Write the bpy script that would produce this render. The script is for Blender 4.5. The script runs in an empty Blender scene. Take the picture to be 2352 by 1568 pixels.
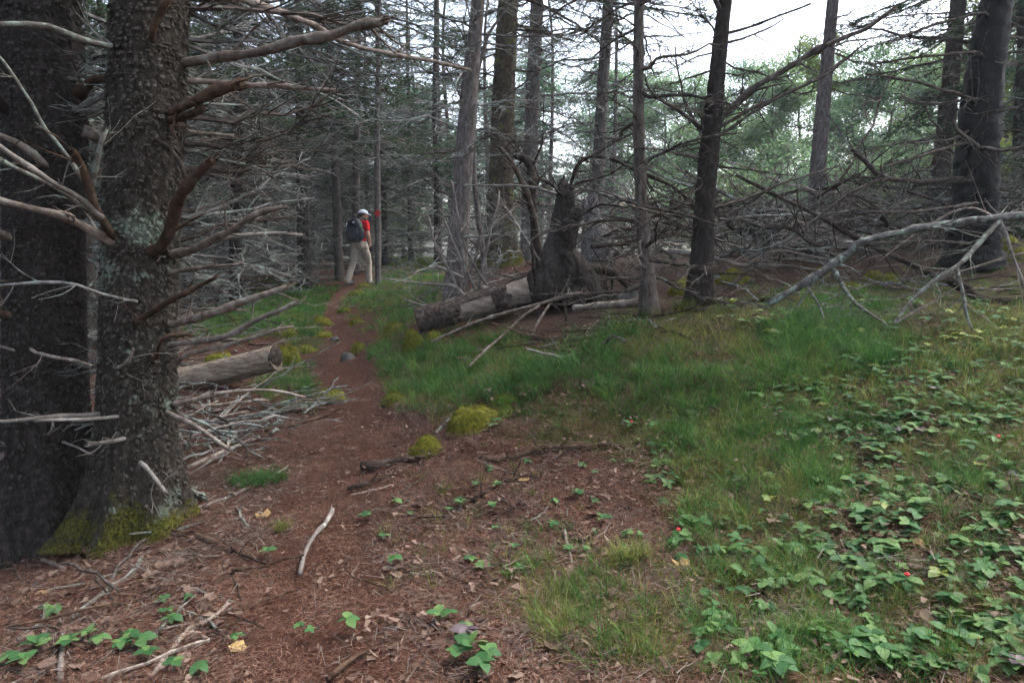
import bpy, bmesh, math, random
import numpy as np
from mathutils import Vector, Matrix, Euler

SC = bpy.context.scene
COL = SC.collection
random.seed(7)
RNG = np.random.default_rng(11)
R = math.radians

# ------------------------------------------------------------------ camera, sky, sun, exposure
PITCH = R(8.0)
ZC = 1.5
cam_d = bpy.data.cameras.new('camera')
cam_d.sensor_width = 36.0
cam_d.lens = 24.0
cam_d.clip_start = 0.05
cam_d.clip_end = 2000
cam = bpy.data.objects.new('camera', cam_d)
cam.location = (0, 0, ZC)
cam.rotation_euler = (math.pi / 2 - PITCH, 0, 0)
COL.objects.link(cam)
SC.camera = cam

SUN_EL, SUN_AZ = R(58), R(62)          # azimuth clockwise from +Y (view direction), so the light is over the right shoulder of the hill
world = bpy.data.worlds.new('World')
SC.world = world
world.use_nodes = True
wn, wl = world.node_tree.nodes, world.node_tree.links
wn.clear()
sky = wn.new('ShaderNodeTexSky')
sky.sky_type = 'NISHITA'
sky.sun_disc = False
sky.sun_elevation = SUN_EL
sky.sun_rotation = SUN_AZ
sky.air_density = 1.0
sky.dust_density = 4.0
hs = wn.new('ShaderNodeHueSaturation')
hs.inputs['Saturation'].default_value = 0.68
bg = wn.new('ShaderNodeBackground')
bg.inputs['Strength'].default_value = 0.15
wo = wn.new('ShaderNodeOutputWorld')
wl.new(sky.outputs[0], hs.inputs['Color'])
wl.new(hs.outputs[0], bg.inputs['Color'])
wl.new(bg.outputs[0], wo.inputs['Surface'])

sun_d = bpy.data.lights.new('sun', 'SUN')
sun_d.energy = 1.5
sun_d.angle = R(35)
sun_d.color = (1.0, 0.98, 0.95)
sun = bpy.data.objects.new('sun', sun_d)
sd = Vector((math.sin(SUN_AZ) * math.cos(SUN_EL), math.cos(SUN_AZ) * math.cos(SUN_EL), math.sin(SUN_EL)))
sun.rotation_euler = (-sd).to_track_quat('-Z', 'Y').to_euler()
sun.location = (20, 10, 40)
COL.objects.link(sun)

SC.view_settings.view_transform = 'Standard'
SC.view_settings.look = 'None'
SC.view_settings.gamma = 1.0
SC.view_settings.exposure = 2.08
SC.render.engine = 'CYCLES'
SC.cycles.max_bounces = 4
SC.cycles.diffuse_bounces = 2
SC.cycles.glossy_bounces = 1
SC.cycles.transmission_bounces = 2
SC.cycles.volume_bounces = 0
SC.cycles.transparent_max_bounces = 4
SC.cycles.use_denoising = True
SC.cycles.use_adaptive_sampling = True
SC.cycles.adaptive_threshold = .05
SC.cycles.adaptive_min_samples = 20
SC.cycles.caustics_reflective = False
SC.cycles.caustics_refractive = False

# ------------------------------------------------------------------ photograph coordinates (2352 x 1568) <-> place
F = 2352 * 24 / 36
CX, CY = 1176.0, 784.0
cp, sp_ = math.cos(PITCH), math.sin(PITCH)

def at(px, py, Y):
    """world point that stands Y metres ahead and shows at pixel px, py"""
    a, b = (px - CX) / F, -(py - CY) / F
    dy, dz = cp + b * sp_, -sp_ + b * cp
    t = Y / dy
    return np.array([a * t, Y, ZC + dz * t])

def proj(P):
    P = np.asarray(P, float)
    x, y, z = P[..., 0], P[..., 1], P[..., 2] - ZC
    d = y * cp - z * sp_
    u = y * sp_ + z * cp
    d = np.where(d < 0.05, 0.05, d)
    return CX + F * x / d, CY - F * u / d

# ------------------------------------------------------------------ noise
def _h(ix, iy, iz, s):
    n = (ix * 374761393 + iy * 668265263 + iz * 2147483647 + s * 974711) & 0xffffffff
    n = ((n ^ (n >> 13)) * 1274126177) & 0xffffffff
    return ((n ^ (n >> 16)) & 0xffff) / 65535.0

def noise3(P, s=0):
    P = np.asarray(P, float)
    i = np.floor(P).astype(np.int64)
    f = P - i
    f = f * f * (3 - 2 * f)
    o = 0
    for dx in (0, 1):
        for dy in (0, 1):
            for dz in (0, 1):
                w = (f[..., 0] if dx else 1 - f[..., 0]) * (f[..., 1] if dy else 1 - f[..., 1]) * (f[..., 2] if dz else 1 - f[..., 2])
                o = o + w * _h(i[..., 0] + dx, i[..., 1] + dy, i[..., 2] + dz, s)
    return o * 2 - 1

def noise2(x, y, sc, s=0):
    x, y = np.asarray(x, float), np.asarray(y, float)
    return noise3(np.stack([x * sc, y * sc, np.zeros_like(x) + .37], -1), s)

# ------------------------------------------------------------------ terrain
CTRL = [(700, 1568, 2.15), (1250, 1568, 2.1), (1800, 1568, 1.98), (2352, 1568, 1.88), (2352, 1250, 2.6), (1900, 1250, 2.9), (1400, 1250, 3.2),
        (1000, 1250, 3.4), (740, 1250, 3.45), (310, 1200, 3.85), (105, 1290, 3.75), (0, 1340, 3.35), (0, 1568, 2.3), (480, 1150, 4.1),
        (550, 950, 5.8), (450, 880, 7.0), (200, 900, 7.2), (0, 930, 7.5), (800, 1000, 5.5), (900, 920, 6.3), (780, 850, 8.0), (760, 760, 10.5), (850, 800, 8.6),
        (620, 740, 10.3), (400, 660, 14), (600, 645, 15), (100, 650, 15), (830, 652, 15), (780, 690, 13.2), (930, 603, 22), (700, 610, 22), (400, 600, 24),
        (1000, 650, 13), (1045, 692, 8.6), (965, 778, 7.6), (1380, 702, 7.8), (1492, 716, 6.3), (1605, 692, 6.5), (1870, 592, 11), (2230, 606, 7.6),
        (2150, 575, 11), (1155, 606, 11), (1500, 850, 5.0), (1200, 900, 5.2), (1100, 985, 4.9), (2000, 850, 4.6), (2300, 800, 4.8), (2000, 1000, 3.9),
        (2352, 1000, 3.4), (1700, 720, 6.4), (2100, 700, 6.0), (2352, 690, 6.4), (1700, 605, 11), (1450, 610, 11), (2000, 590, 13), (1250, 720, 7.7)]
cpts = [at(*c) for c in CTRL]
cpts += [np.array(p, float) for p in [(0, 0, 0), (-3, 0, -.3), (3, 0, .35), (0, -5, 0), (-6, -4, -.7), (7, -4, .8), (-9, 5, -.5), (-12, 14, .5),
         (9, 4, 1.5), (13, 10, 1.8), (10, 16, 1.7), (3, 18, 1.25), (16, 22, 1.2), (-20, 26, 1.0), (-4, 32, .9), (8, 30, .5), (22, 34, .2), (-24, 40, .5), (0, 46, -.4), (25, 50, -.9), (-30, 0, -.8), (30, 0, 2.0)]]
cpts = np.array(cpts)

def _tps(a, b):
    d2 = ((a[:, None, :] - b[None, :, :]) ** 2).sum(-1)
    return np.where(d2 > 0, .5 * d2 * np.log(d2 + 1e-12), 0)
_n = len(cpts)
_A = np.zeros((_n + 3, _n + 3))
_A[:_n, :_n] = _tps(cpts[:, :2], cpts[:, :2]) + np.eye(_n) * .35
_A[:_n, _n] = 1
_A[:_n, _n + 1:] = cpts[:, :2]
_A[_n:, :_n] = _A[:_n, _n:].T
_W = np.linalg.solve(_A, np.concatenate([cpts[:, 2], np.zeros(3)]))

def ground(x, y):
    x, y = np.atleast_1d(np.asarray(x, float)), np.atleast_1d(np.asarray(y, float))
    sh = x.shape
    q = np.stack([x.ravel(), y.ravel()], -1)
    qc = np.clip(q, [-30, -5], [30, 50])
    z = _tps(qc, cpts[:, :2]) @ _W[:_n] + _W[_n] + qc @ _W[_n + 1:]
    far = np.clip((np.hypot(q[:, 0], q[:, 1]) - 38) / 40, 0, 1)
    z = z * (1 - far) + (-2.6) * far
    z = np.clip(z, -4, 3)
    z = z + .035 * noise2(q[:, 0], q[:, 1], 1.7, 3) + .018 * noise2(q[:, 0], q[:, 1], 5.1, 4) + .009 * noise2(q[:, 0], q[:, 1], 13, 5)
    return z.reshape(sh)

def gz(x, y):
    return float(ground(x, y)[0])

_hy = np.arange(1.2, 45, .03)
def hit(px, py):
    """where the ground shows at this pixel"""
    pts = np.array([at(px, py, 1.0)]) - np.array([0, 0, ZC])
    L = pts * _hy[:, None] + np.array([0, 0, ZC])
    g = ground(L[:, 0], L[:, 1])
    k = np.argmax(L[:, 2] < g)
    if not (L[:, 2] < g).any():
        k = len(_hy) - 1
    return np.array([L[k, 0], L[k, 1], g[k]])

def inpoly(px, py, poly):
    c = np.zeros(np.shape(px), bool)
    n = len(poly)
    for i in range(n):
        x1, y1 = poly[i]
        x2, y2 = poly[(i + 1) % n]
        if y1 == y2:
            continue
        t = ((y1 > py) != (y2 > py)) & (px < (x2 - x1) * (py - y1) / (y2 - y1) + x1)
        c ^= t
    return c

# ------------------------------------------------------------------ materials
def nodes_of(name):
    m = bpy.data.materials.new(name)
    m.use_nodes = True
    nt = m.node_tree
    return m, nt, nt.nodes, nt.links, nt.nodes['Principled BSDF']

def ramp(N, stops):
    r = N.new('ShaderNodeValToRGB')
    e = r.color_ramp.elements
    while len(e) > 1:
        e.remove(e[-1])
    e[0].position, e[0].color = stops[0][0], (*stops[0][1], 1)
    for p, c in stops[1:]:
        x = e.new(p)
        x.color = (*c, 1)
    return r

def noise_node(N, L, co, scale, detail=6, rough=.6, stretch=None):
    n = N.new('ShaderNodeTexNoise')
    n.inputs['Scale'].default_value = scale
    n.inputs['Detail'].default_value = detail
    n.inputs['Roughness'].default_value = rough
    if stretch:
        mp = N.new('ShaderNodeMapping')
        mp.inputs['Scale'].default_value = stretch
        L.new(co, mp.inputs['Vector'])
        co = mp.outputs[0]
    L.new(co, n.inputs['Vector'])
    return n

def mixc(N, L, fac, a, b):
    m = N.new('ShaderNodeMix')
    m.data_type = 'RGBA'
    for s, v in ((m.inputs['Factor'], fac), (m.inputs['A'], a), (m.inputs['B'], b)):
        if hasattr(v, 'is_linked') or isinstance(v, bpy.types.NodeSocket):
            L.new(v, s)
        elif isinstance(v, tuple):
            s.default_value = (*v, 1)
        else:
            s.default_value = v
    return m.outputs['Result']

def math_n(N, L, op, a, b=0.0, clamp=False):
    m = N.new('ShaderNodeMath')
    m.operation = op
    m.use_clamp = clamp
    for s, v in ((m.inputs[0], a), (m.inputs[1], b)):
        if isinstance(v, bpy.types.NodeSocket):
            L.new(v, s)
        else:
            s.default_value = v
    return m.outputs[0]

def bump(N, L, h, B, strength=.4, dist=.02):
    b = N.new('ShaderNodeBump')
    b.inputs['Strength'].default_value = strength
    b.inputs['Distance'].default_value = dist
    L.new(h, b.inputs['Height'])
    L.new(b.outputs[0], B.inputs['Normal'])

def mat_wood(name, dark, mid, light, scale=9, stretch=None, lichen=None, lich_amt=.6, lich_scale=12, rough=.9, moss_z=None, bump_s=.6, island=False, objrand=.35, spec=.04, lich_stretch=None):
    m, nt, N, L, B = nodes_of(name)
    g = N.new('ShaderNodeNewGeometry')
    tc = N.new('ShaderNodeTexCoord')
    co = g.outputs['Position'] if not island else tc.outputs['Object']
    co = tc.outputs['Object']
    n = noise_node(N, L, co, scale, 7, .65, stretch)
    f = n.outputs['Fac']
    if island:
        f = math_n(N, L, 'ADD', math_n(N, L, 'MULTIPLY', f, .74), math_n(N, L, 'MULTIPLY', g.outputs['Random Per Island'], .24))
    rp = ramp(N, [(.28, dark), (.5, mid), (.74, light)])
    L.new(f, rp.inputs[0])
    col = rp.outputs[0]
    if objrand:
        oi = N.new('ShaderNodeObjectInfo')
        k = math_n(N, L, 'ADD', math_n(N, L, 'MULTIPLY', oi.outputs['Random'], objrand * 2), 1 - objrand)
        vm = N.new('ShaderNodeVectorMath')
        vm.operation = 'SCALE'
        L.new(col, vm.inputs[0])
        L.new(k, vm.inputs['Scale'])
        col = vm.outputs[0]
    if lichen:
        n2 = noise_node(N, L, co, lich_scale, 5, .7, lich_stretch)
        mk = ramp(N, [(lich_amt, (0, 0, 0)), (lich_amt + .08, (1, 1, 1))])
        L.new(n2.outputs['Fac'], mk.inputs[0])
        col = mixc(N, L, mk.outputs[0], col, lichen)
    if moss_z:
        sx = N.new('ShaderNodeSeparateXYZ')
        L.new(tc.outputs['Object'], sx.inputs[0])
        n3 = noise_node(N, L, co, 4.5, 6, .7)
        v = math_n(N, L, 'SUBTRACT', math_n(N, L, 'MULTIPLY', n3.outputs['Fac'], moss_z[1]), math_n(N, L, 'SUBTRACT', sx.outputs['Z'], moss_z[0]))
        v = math_n(N, L, 'MULTIPLY', v, 6.0, True)
        n4 = noise_node(N, L, co, 60, 3, .6)
        mc = ramp(N, [(.35, (.018, .020, .006)), (.65, (.095, .09, .018))])
        L.new(n4.outputs['Fac'], mc.inputs[0])
        col = mixc(N, L, v, col, mc.outputs[0])
    L.new(col, B.inputs['Base Color'])
    B.inputs['Roughness'].default_value = rough
    B.inputs['Specular IOR Level'].default_value = spec
    if bump_s:
        nb = noise_node(N, L, co, scale * 4, 5, .7, stretch)
        bump(N, L, nb.outputs['Fac'], B, bump_s, .015)
    return m

def mat_leaf(name, c1, c2, c3, rough=.55, trans=.35, tint=.0, spec=.35, island=True):
    m, nt, N, L, B = nodes_of(name)
    oi = N.new('ShaderNodeObjectInfo')
    g = N.new('ShaderNodeNewGeometry')
    f = math_n(N, L, 'ADD', math_n(N, L, 'MULTIPLY', oi.outputs['Random'], .5), math_n(N, L, 'MULTIPLY', g.outputs['Random Per Island'], .5)) if island else oi.outputs['Random']
    rp = ramp(N, [(.1, c1), (.5, c2), (.9, c3)])
    L.new(f, rp.inputs[0])
    tc = N.new('ShaderNodeTexCoord')
    n = noise_node(N, L, tc.outputs['Object'], 25, 3)
    col = mixc(N, L, math_n(N, L, 'MULTIPLY', n.outputs['Fac'], .5), rp.outputs[0], c1)
    L.new(col, B.inputs['Base Color'])
    B.inputs['Roughness'].default_value = rough
    B.inputs['Specular IOR Level'].default_value = spec
    if trans:
        t = N.new('ShaderNodeBsdfTranslucent')
        L.new(col, t.inputs['Color'])
        mx = N.new('ShaderNodeMixShader')
        mx.inputs[0].default_value = trans
        L.new(B.outputs[0], mx.inputs[1])
        L.new(t.outputs[0], mx.inputs[2])
        L.new(mx.outputs[0], N['Material Output'].inputs['Surface'])
    return m

def mat_plain(name, c, rough=.8, var=.25, scale=30, spec=.3, bmp=.2):
    m, nt, N, L, B = nodes_of(name)
    tc = N.new('ShaderNodeTexCoord')
    n = noise_node(N, L, tc.outputs['Object'], scale, 4)
    a = tuple(max(0, x * (1 - var)) for x in c)
    b = tuple(min(1, x * (1 + var)) for x in c)
    rp = ramp(N, [(.3, a), (.7, b)])
    L.new(n.outputs['Fac'], rp.inputs[0])
    L.new(rp.outputs[0], B.inputs['Base Color'])
    B.inputs['Roughness'].default_value = rough
    B.inputs['Specular IOR Level'].default_value = spec
    if bmp:
        bump(N, L, n.outputs['Fac'], B, bmp, .01)
    return m

def mat_ground(name, path=False):
    m, nt, N, L, B = nodes_of(name)
    g = N.new('ShaderNodeNewGeometry')
    co = g.outputs['Position']
    n1 = noise_node(N, L, co, 55, 8, .75)
    n2 = noise_node(N, L, co, 3.2, 6, .6)
    n3 = noise_node(N, L, co, 160, 4, .7, (1, .35, 1))
    n5 = noise_node(N, L, co, 17, 5, .7)
    red = ramp(N, [(.33, (.010, .006, .005)), (.46, (.045, .022, .016)), (.58, (.095, .045, .031)), (.76, (.20, .118, .086))])
    L.new(math_n(N, L, 'ADD', math_n(N, L, 'MULTIPLY', n1.outputs['Fac'], .5), math_n(N, L, 'ADD', math_n(N, L, 'MULTIPLY', n3.outputs['Fac'], .28), math_n(N, L, 'MULTIPLY', n5.outputs['Fac'], .22))), red.inputs[0])
    brn = ramp(N, [(.30, (.008, .006, .005)), (.5, (.036, .025, .019)), (.78, (.13, .095, .074))])
    L.new(n1.outputs['Fac'], brn.inputs[0])
    mk = ramp(N, [(.46, (0, 0, 0)), (.62, (1, 1, 1))])
    L.new(n2.outputs['Fac'], mk.inputs[0])
    ad = N.new('ShaderNodeAttribute')
    ad.attribute_name = 'dull'
    mf = math_n(N, L, 'MULTIPLY', mk.outputs[0], .3 if path else .75)
    mf = math_n(N, L, 'MAXIMUM', mf, math_n(N, L, 'MULTIPLY', ad.outputs['Fac'], .92))
    col = mixc(N, L, mf, red.outputs[0], brn.outputs[0])
    if not path:
        a = N.new('ShaderNodeAttribute')
        a.attribute_name = 'green'
        gc = ramp(N, [(.3, (.016, .022, .008)), (.55, (.045, .055, .016)), (.75, (.085, .085, .03))])
        L.new(n1.outputs['Fac'], gc.inputs[0])
        nm = noise_node(N, L, co, 8, 5, .7)
        f = math_n(N, L, 'MULTIPLY', math_n(N, L, 'SUBTRACT', math_n(N, L, 'ADD', a.outputs['Fac'], nm.outputs['Fac']), .72), 3.0, True)
        col = mixc(N, L, math_n(N, L, 'MULTIPLY', f, .85), col, gc.outputs[0])
    L.new(col, B.inputs['Base Color'])
    B.inputs['Roughness'].default_value = .95
    B.inputs['Specular IOR Level'].default_value = .03
    bump(N, L, n1.outputs['Fac'], B, .9, .03)
    return m

M = {}
LICH = (.17, .20, .165)
M['bark_big'] = mat_wood('bark_big', (.012, .010, .008), (.032, .027, .022), (.068, .060, .050), 26, (1, 1, .6), (.10, .115, .088), .57, 3.2, moss_z=(-.52, 1.55), bump_s=.9, objrand=0)
M['bark_flake'] = mat_wood('bark_flake', (.014, .012, .009), (.040, .034, .028), (.088, .080, .068), 40, None, (.125, .15, .118), .55, 3.2, moss_z=(-.56, 1.55), island=True, bump_s=.3, objrand=0)
M['bark_dark'] = mat_wood('bark_dark', (.010, .008, .007), (.026, .021, .019), (.06, .05, .046), 26, (1, 1, .6), (.07, .08, .065), .66, 10, bump_s=.9, objrand=0)
M['bark_flake_dark'] = mat_wood('bark_flake_dark', (.010, .009, .008), (.026, .023, .020), (.062, .056, .050), 40, None, (.09, .10, .08), .66, 9, island=True, bump_s=.3, objrand=0)
M['bark'] = mat_wood('bark', (.03, .024, .02), (.075, .062, .054), (.15, .13, .115), 30, (1, 1, .35), (.12, .135, .105), .62, 8, moss_z=(-.2, .6), bump_s=1.0, objrand=.25)
M['bark_dk'] = mat_wood('bark_dk', (.012, .009, .008), (.032, .026, .023), (.07, .058, .052), 30, (1, 1, .5), (.06, .068, .052), .64, 8, moss_z=(-.2, .5), bump_s=1.0, objrand=.2)
M['bark_grey'] = mat_wood('bark_grey', (.035, .03, .028), (.095, .082, .076), (.19, .17, .16), 30, (1, 1, .3), (.11, .125, .095), .66, 7, bump_s=.9, objrand=.2)
M['bark_moss'] = mat_wood('bark_moss', (.016, .013, .010), (.045, .036, .026), (.10, .085, .055), 26, (1, 1, .5), (.075, .078, .026), .56, 5, moss_z=(-.1, .8), bump_s=1.0, objrand=0)
M['twig'] = mat_wood('twig', (.03, .028, .026), (.10, .095, .088), (.27, .26, .245), 14, None, (.19, .225, .195), .52, 11, bump_s=.5, objrand=.4)
M['twig_dk'] = mat_wood('twig_dk', (.02, .016, .014), (.055, .045, .038), (.12, .10, .088), 14, None, (.11, .125, .10), .58, 11, bump_s=.5, objrand=.35)
M['deadwood'] = mat_wood('deadwood', (.05, .038, .030), (.15, .12, .10), (.33, .30, .27), 16, None, (.17, .19, .15), .60, 16, bump_s=.5, objrand=.3)
M['palewood'] = mat_wood('palewood', (.06, .05, .043), (.14, .122, .108), (.28, .255, .23), 8, None, (.24, .27, .225), .58, 20, bump_s=.4, objrand=.2)
M['brownwood'] = mat_wood('brownwood', (.016, .010, .007), (.055, .034, .023), (.13, .09, .063), 10, None, (.12, .13, .10), .66, 16, bump_s=.7, objrand=.2)
M['darkwood'] = mat_wood('darkwood', (.010, .008, .007), (.028, .021, .017), (.07, .055, .045), 10, None, (.06, .07, .055), .68, 12, bump_s=.8, objrand=.2)
M['lichwood'] = mat_wood('lichwood', (.05, .042, .035), (.11, .10, .085), (.2, .19, .17), 14, None, (.19, .22, .185), .50, 22, bump_s=.6, objrand=.1)
M['stumpwood'] = mat_wood('stumpwood', (.008, .007, .006), (.024, .020, .017), (.065, .056, .05), 6, (1.4, 1.4, .6), (.04, .048, .036), .64, 6, rough=.85, bump_s=.9, objrand=0, spec=.04)
M['logwood'] = mat_wood('logwood', (.06, .048, .038), (.155, .128, .105), (.29, .255, .215), 5, (1, 4, 4), None, bump_s=.5, objrand=0)
M['logbark'] = mat_wood('logbark', (.014, .010, .008), (.045, .035, .030), (.10, .085, .075), 18, None, (.09, .10, .08), .66, 10, bump_s=1.0, objrand=0)
M['oldlog'] = mat_wood('oldlog', (.06, .042, .03), (.18, .14, .105), (.33, .29, .24), 5, (1.2, 9, 9), (.20, .22, .17), .68, 8, bump_s=.8, objrand=0)
M['wetbark'] = mat_wood('wetbark', (.002, .002, .002), (.005, .005, .005), (.014, .013, .014), 22, (1, 1, .25), (.085, .09, .105), .66, 16, rough=.55, bump_s=1.0, objrand=0, spec=.06, lich_stretch=(1, 1, .07))
M['greystump'] = mat_wood('greystump', (.05, .045, .042), (.13, .12, .115), (.24, .225, .215), 7, (3, 3, 1), (.12, .13, .05), .64, 6, bump_s=.8, objrand=0)
M['stone'] = mat_wood('stone', (.03, .03, .028), (.07, .069, .063), (.14, .14, .128), 9, None, (.16, .18, .13), .62, 12, bump_s=.7, objrand=.15)
M['moss'] = mat_wood('moss', (.028, .034, .006), (.095, .098, .013), (.20, .185, .028), 34, None, (.05, .032, .02), .68, 7, bump_s=1.0, objrand=.2)
M['moss_green'] = mat_wood('moss_green', (.02, .04, .006), (.07, .11, .014), (.15, .20, .03), 34, None, None, bump_s=1.0, objrand=.2)
M['moss_hair'] = mat_leaf('moss_hair', (.05, .058, .008), (.14, .135, .018), (.27, .235, .04), .8, .3, spec=.1)
M['needle'] = mat_leaf('needle', (.012, .030, .015), (.028, .060, .028), (.06, .10, .04), .6, .25, spec=.06)
M['needle_lt'] = mat_leaf('needle_lt', (.028, .065, .034), (.058, .12, .06), (.11, .18, .085), .6, .4, spec=.06)
M['leaf_far'] = mat_leaf('leaf_far', (.065, .135, .075), (.12, .215, .115), (.20, .285, .13), .6, .6, spec=.06)
M['leaf_yel'] = mat_leaf('leaf_yel', (.06, .10, .025), (.12, .17, .035), (.22, .25, .07), .6, .55, spec=.06)
M['grass'] = mat_leaf('grass', (.014, .050, .012), (.05, .145, .026), (.18, .29, .075), .6, .4, spec=.08)
M['grass_yel'] = mat_leaf('grass_yel', (.04, .065, .014), (.125, .155, .028), (.30, .28, .09), .65, .4, spec=.06)
M['grass_dry'] = mat_leaf('grass_dry', (.11, .085, .045), (.20, .165, .09), (.32, .27, .16), .7, .3, spec=.15)
M['bunch'] = mat_leaf('bunch', (.030, .085, .030), (.066, .15, .05), (.13, .215, .068), .5, .35, spec=.12, island=False)
M['bunch_yel'] = mat_leaf('bunch_yel', (.10, .15, .025), (.17, .20, .03), (.26, .25, .045), .5, .3, island=False)
M['bunch_pur'] = mat_leaf('bunch_pur', (.05, .035, .045), (.09, .06, .075), (.12, .09, .09), .5, .2, island=False)
M['stemgreen'] = mat_plain('stemgreen', (.06, .085, .03), .6)
M['berry'] = mat_plain('berry', (.46, .010, .010), .3, .1, spec=.5, bmp=0)
M['needlelit'] = mat_leaf('needlelit', (.03, .014, .010), (.105, .05, .033), (.25, .15, .104), .8, 0, spec=.12)
M['twigbit'] = mat_leaf('twigbit', (.02, .014, .011), (.075, .056, .046), (.24, .205, .18), .9, 0, spec=.12)
M['leaflit'] = mat_leaf('leaflit', (.03, .017, .012), (.115, .072, .053), (.25, .18, .14), .8, .15, spec=.15)
M['leafgold'] = mat_leaf('leafgold', (.22, .14, .05), (.33, .22, .09), (.42, .30, .15), .7, .2, spec=.2)
M['ground'] = mat_ground('ground')
M['path'] = mat_ground('path', True)
M['skin'] = mat_plain('skin', (.52, .31, .23), .55, .06, 12, bmp=0)
M['red'] = mat_plain('red_cloth', (.55, .012, .018), .85, .12, 18, .1, .3)
M['khaki'] = mat_plain('khaki_cloth', (.36, .315, .265), .9, .12, 9, .1, .6)
M['white'] = mat_plain('white_cloth', (.66, .72, .82), .8, .06, 12, .15, .1)
M['hair'] = mat_plain('hair', (.022, .013, .012), .5, .35, 60, .4, .4)
M['black'] = mat_plain('black_nylon', (.008, .009, .016), .55, .3, 40, .35, .3)
M['navy'] = mat_plain('navy_nylon', (.014, .017, .03), .5, .3, 40, .4, .3)
M['green'] = mat_plain('green_nylon', (.05, .22, .06), .6, .15)
M['shoe'] = mat_plain('shoe', (.10, .11, .17), .6, .3, 40)
M['markred'] = mat_plain('markred', (.42, .012, .02), .45, .12, 60, .4, .1)
M['markpink'] = mat_plain('markpink', (.75, .10, .12), .5, .1, bmp=0)

# ------------------------------------------------------------------ mesh helpers
class MB:
    def __init__(s):
        s.v, s.f, s.n = [], [], 0
    def add(s, v, f):
        v = np.asarray(v, float)
        s.v.append(v)
        o = s.n
        s.f.extend([tuple(i + o for i in q) for q in f])
        s.n += len(v)
    def mesh(s, name, mat=None, smooth=False, origin=None):
        me = bpy.data.meshes.new(name)
        V = np.concatenate(s.v) if s.v else np.zeros((0, 3))
        if origin is not None:
            V = V - np.asarray(origin)
        me.from_pydata(V.tolist(), [], s.f)
        if mat:
            me.materials.append(M[mat])
        if smooth:
            me.polygons.foreach_set('use_smooth', [True] * len(me.polygons))
        me.update()
        return me

_FC = {}
def tube_faces(n, k, cap):
    key = (n, k, cap)
    if key not in _FC:
        f = []
        for i in range(n - 1):
            for j in range(k):
                a, b = i * k + j, i * k + (j + 1) % k
                f.append((a, b, b + k, a + k))
        if cap:
            f.append(tuple(range(k))[::-1])
            f.append(tuple(range((n - 1) * k, n * k)))
        _FC[key] = f
    return _FC[key]

def tube(pts, rad, k=5, cap=True, jitter=0.0, seed=0):
    P = np.asarray(pts, float)
    n = len(P)
    r = np.asarray(rad, float) * np.ones(n)
    T = np.gradient(P, axis=0)
    T /= np.linalg.norm(T, axis=1)[:, None] + 1e-9
    m = np.abs(T.mean(0))
    ref = np.eye(3)[int(np.argmin(m))]
    A = np.cross(T, ref)
    A /= np.linalg.norm(A, axis=1)[:, None] + 1e-9
    B = np.cross(T, A)
    th = np.arange(k) * 2 * math.pi / k
    V = P[:, None, :] + r[:, None, None] * (np.cos(th)[None, :, None] * A[:, None, :] + np.sin(th)[None, :, None] * B[:, None, :])
    if jitter:
        q = V.reshape(-1, 3)
        d = noise3(q * (.38 / max(r.max(), .01)) + seed * 3.1, seed)
        rr = np.repeat(r, k)[:, None]
        cen = np.repeat(P, k, 0)
        q = q + (q - cen) * (d[:, None] * jitter)
        V = q.reshape(n, k, 3)
    return V.reshape(-1, 3), tube_faces(n, k, cap)

def smooth_line(pts, n, wob=0.0, rng=None):
    """Catmull-Rom through the points, n samples, with a little wobble"""
    P = np.asarray(pts, float)
    if len(P) == 2:
        P = np.array([P[0], (P[0] + P[1]) / 2, P[1]])
    Q = np.concatenate([[2 * P[0] - P[1]], P, [2 * P[-1] - P[-2]]])
    t = np.linspace(0, len(P) - 1 - 1e-6, n)
    i = t.astype(int)
    f = (t - i)[:, None]
    p0, p1, p2, p3 = Q[i], Q[i + 1], Q[i + 2], Q[i + 3]
    o = .5 * ((2 * p1) + (-p0 + p2) * f + (2 * p0 - 5 * p1 + 4 * p2 - p3) * f ** 2 + (-p0 + 3 * p1 - 3 * p2 + p3) * f ** 3)
    if wob:
        rng = rng or RNG
        w = rng.normal(0, wob, o.shape)
        w[0] = 0
        w[1:-1] = (w[:-2] + w[1:-1] * 2 + w[2:]) / 4 if n > 3 else w[1:-1]
        o = o + w
    return o

def link(name, me, parent=None, loc=(0, 0, 0), rot=(0, 0, 0), scale=1.0):
    o = bpy.data.objects.new(name, me)
    COL.objects.link(o)
    if parent is not None:
        o.parent = parent
    o.location = loc
    o.rotation_euler = rot
    o.scale = (scale,) * 3 if isinstance(scale, (int, float)) else scale
    return o

def tag(o, label, cat, group=None, kind=None):
    if label:
        o['label'] = label
    if cat:
        o['category'] = cat
    if group:
        o['group'] = group
    if kind:
        o['kind'] = kind
    return o

def thing(name, label, cat, loc=(0, 0, 0), rz=0.0, group=None, scale=1.0):
    o = bpy.data.objects.new(name, None)
    COL.objects.link(o)
    o.empty_display_size = .1
    o.location = loc
    o.rotation_euler = (0, 0, rz)
    o.scale = (scale,) * 3
    return tag(o, label, cat, group)

def ellipsoid(mb, c, r, rot=None, nu=14, nv=9):
    u = np.arange(nu) * 2 * math.pi / nu
    v = np.linspace(-math.pi / 2 + .12, math.pi / 2 - .12, nv)
    P = np.array([[math.cos(b) * math.cos(a) * r[0], math.cos(b) * math.sin(a) * r[1], math.sin(b) * r[2]] for b in v for a in u])
    if rot is not None:
        P = P @ np.array(Euler(rot).to_matrix()).T
    mb.add(P + np.asarray(c), tube_faces(nv, nu, True))

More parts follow.
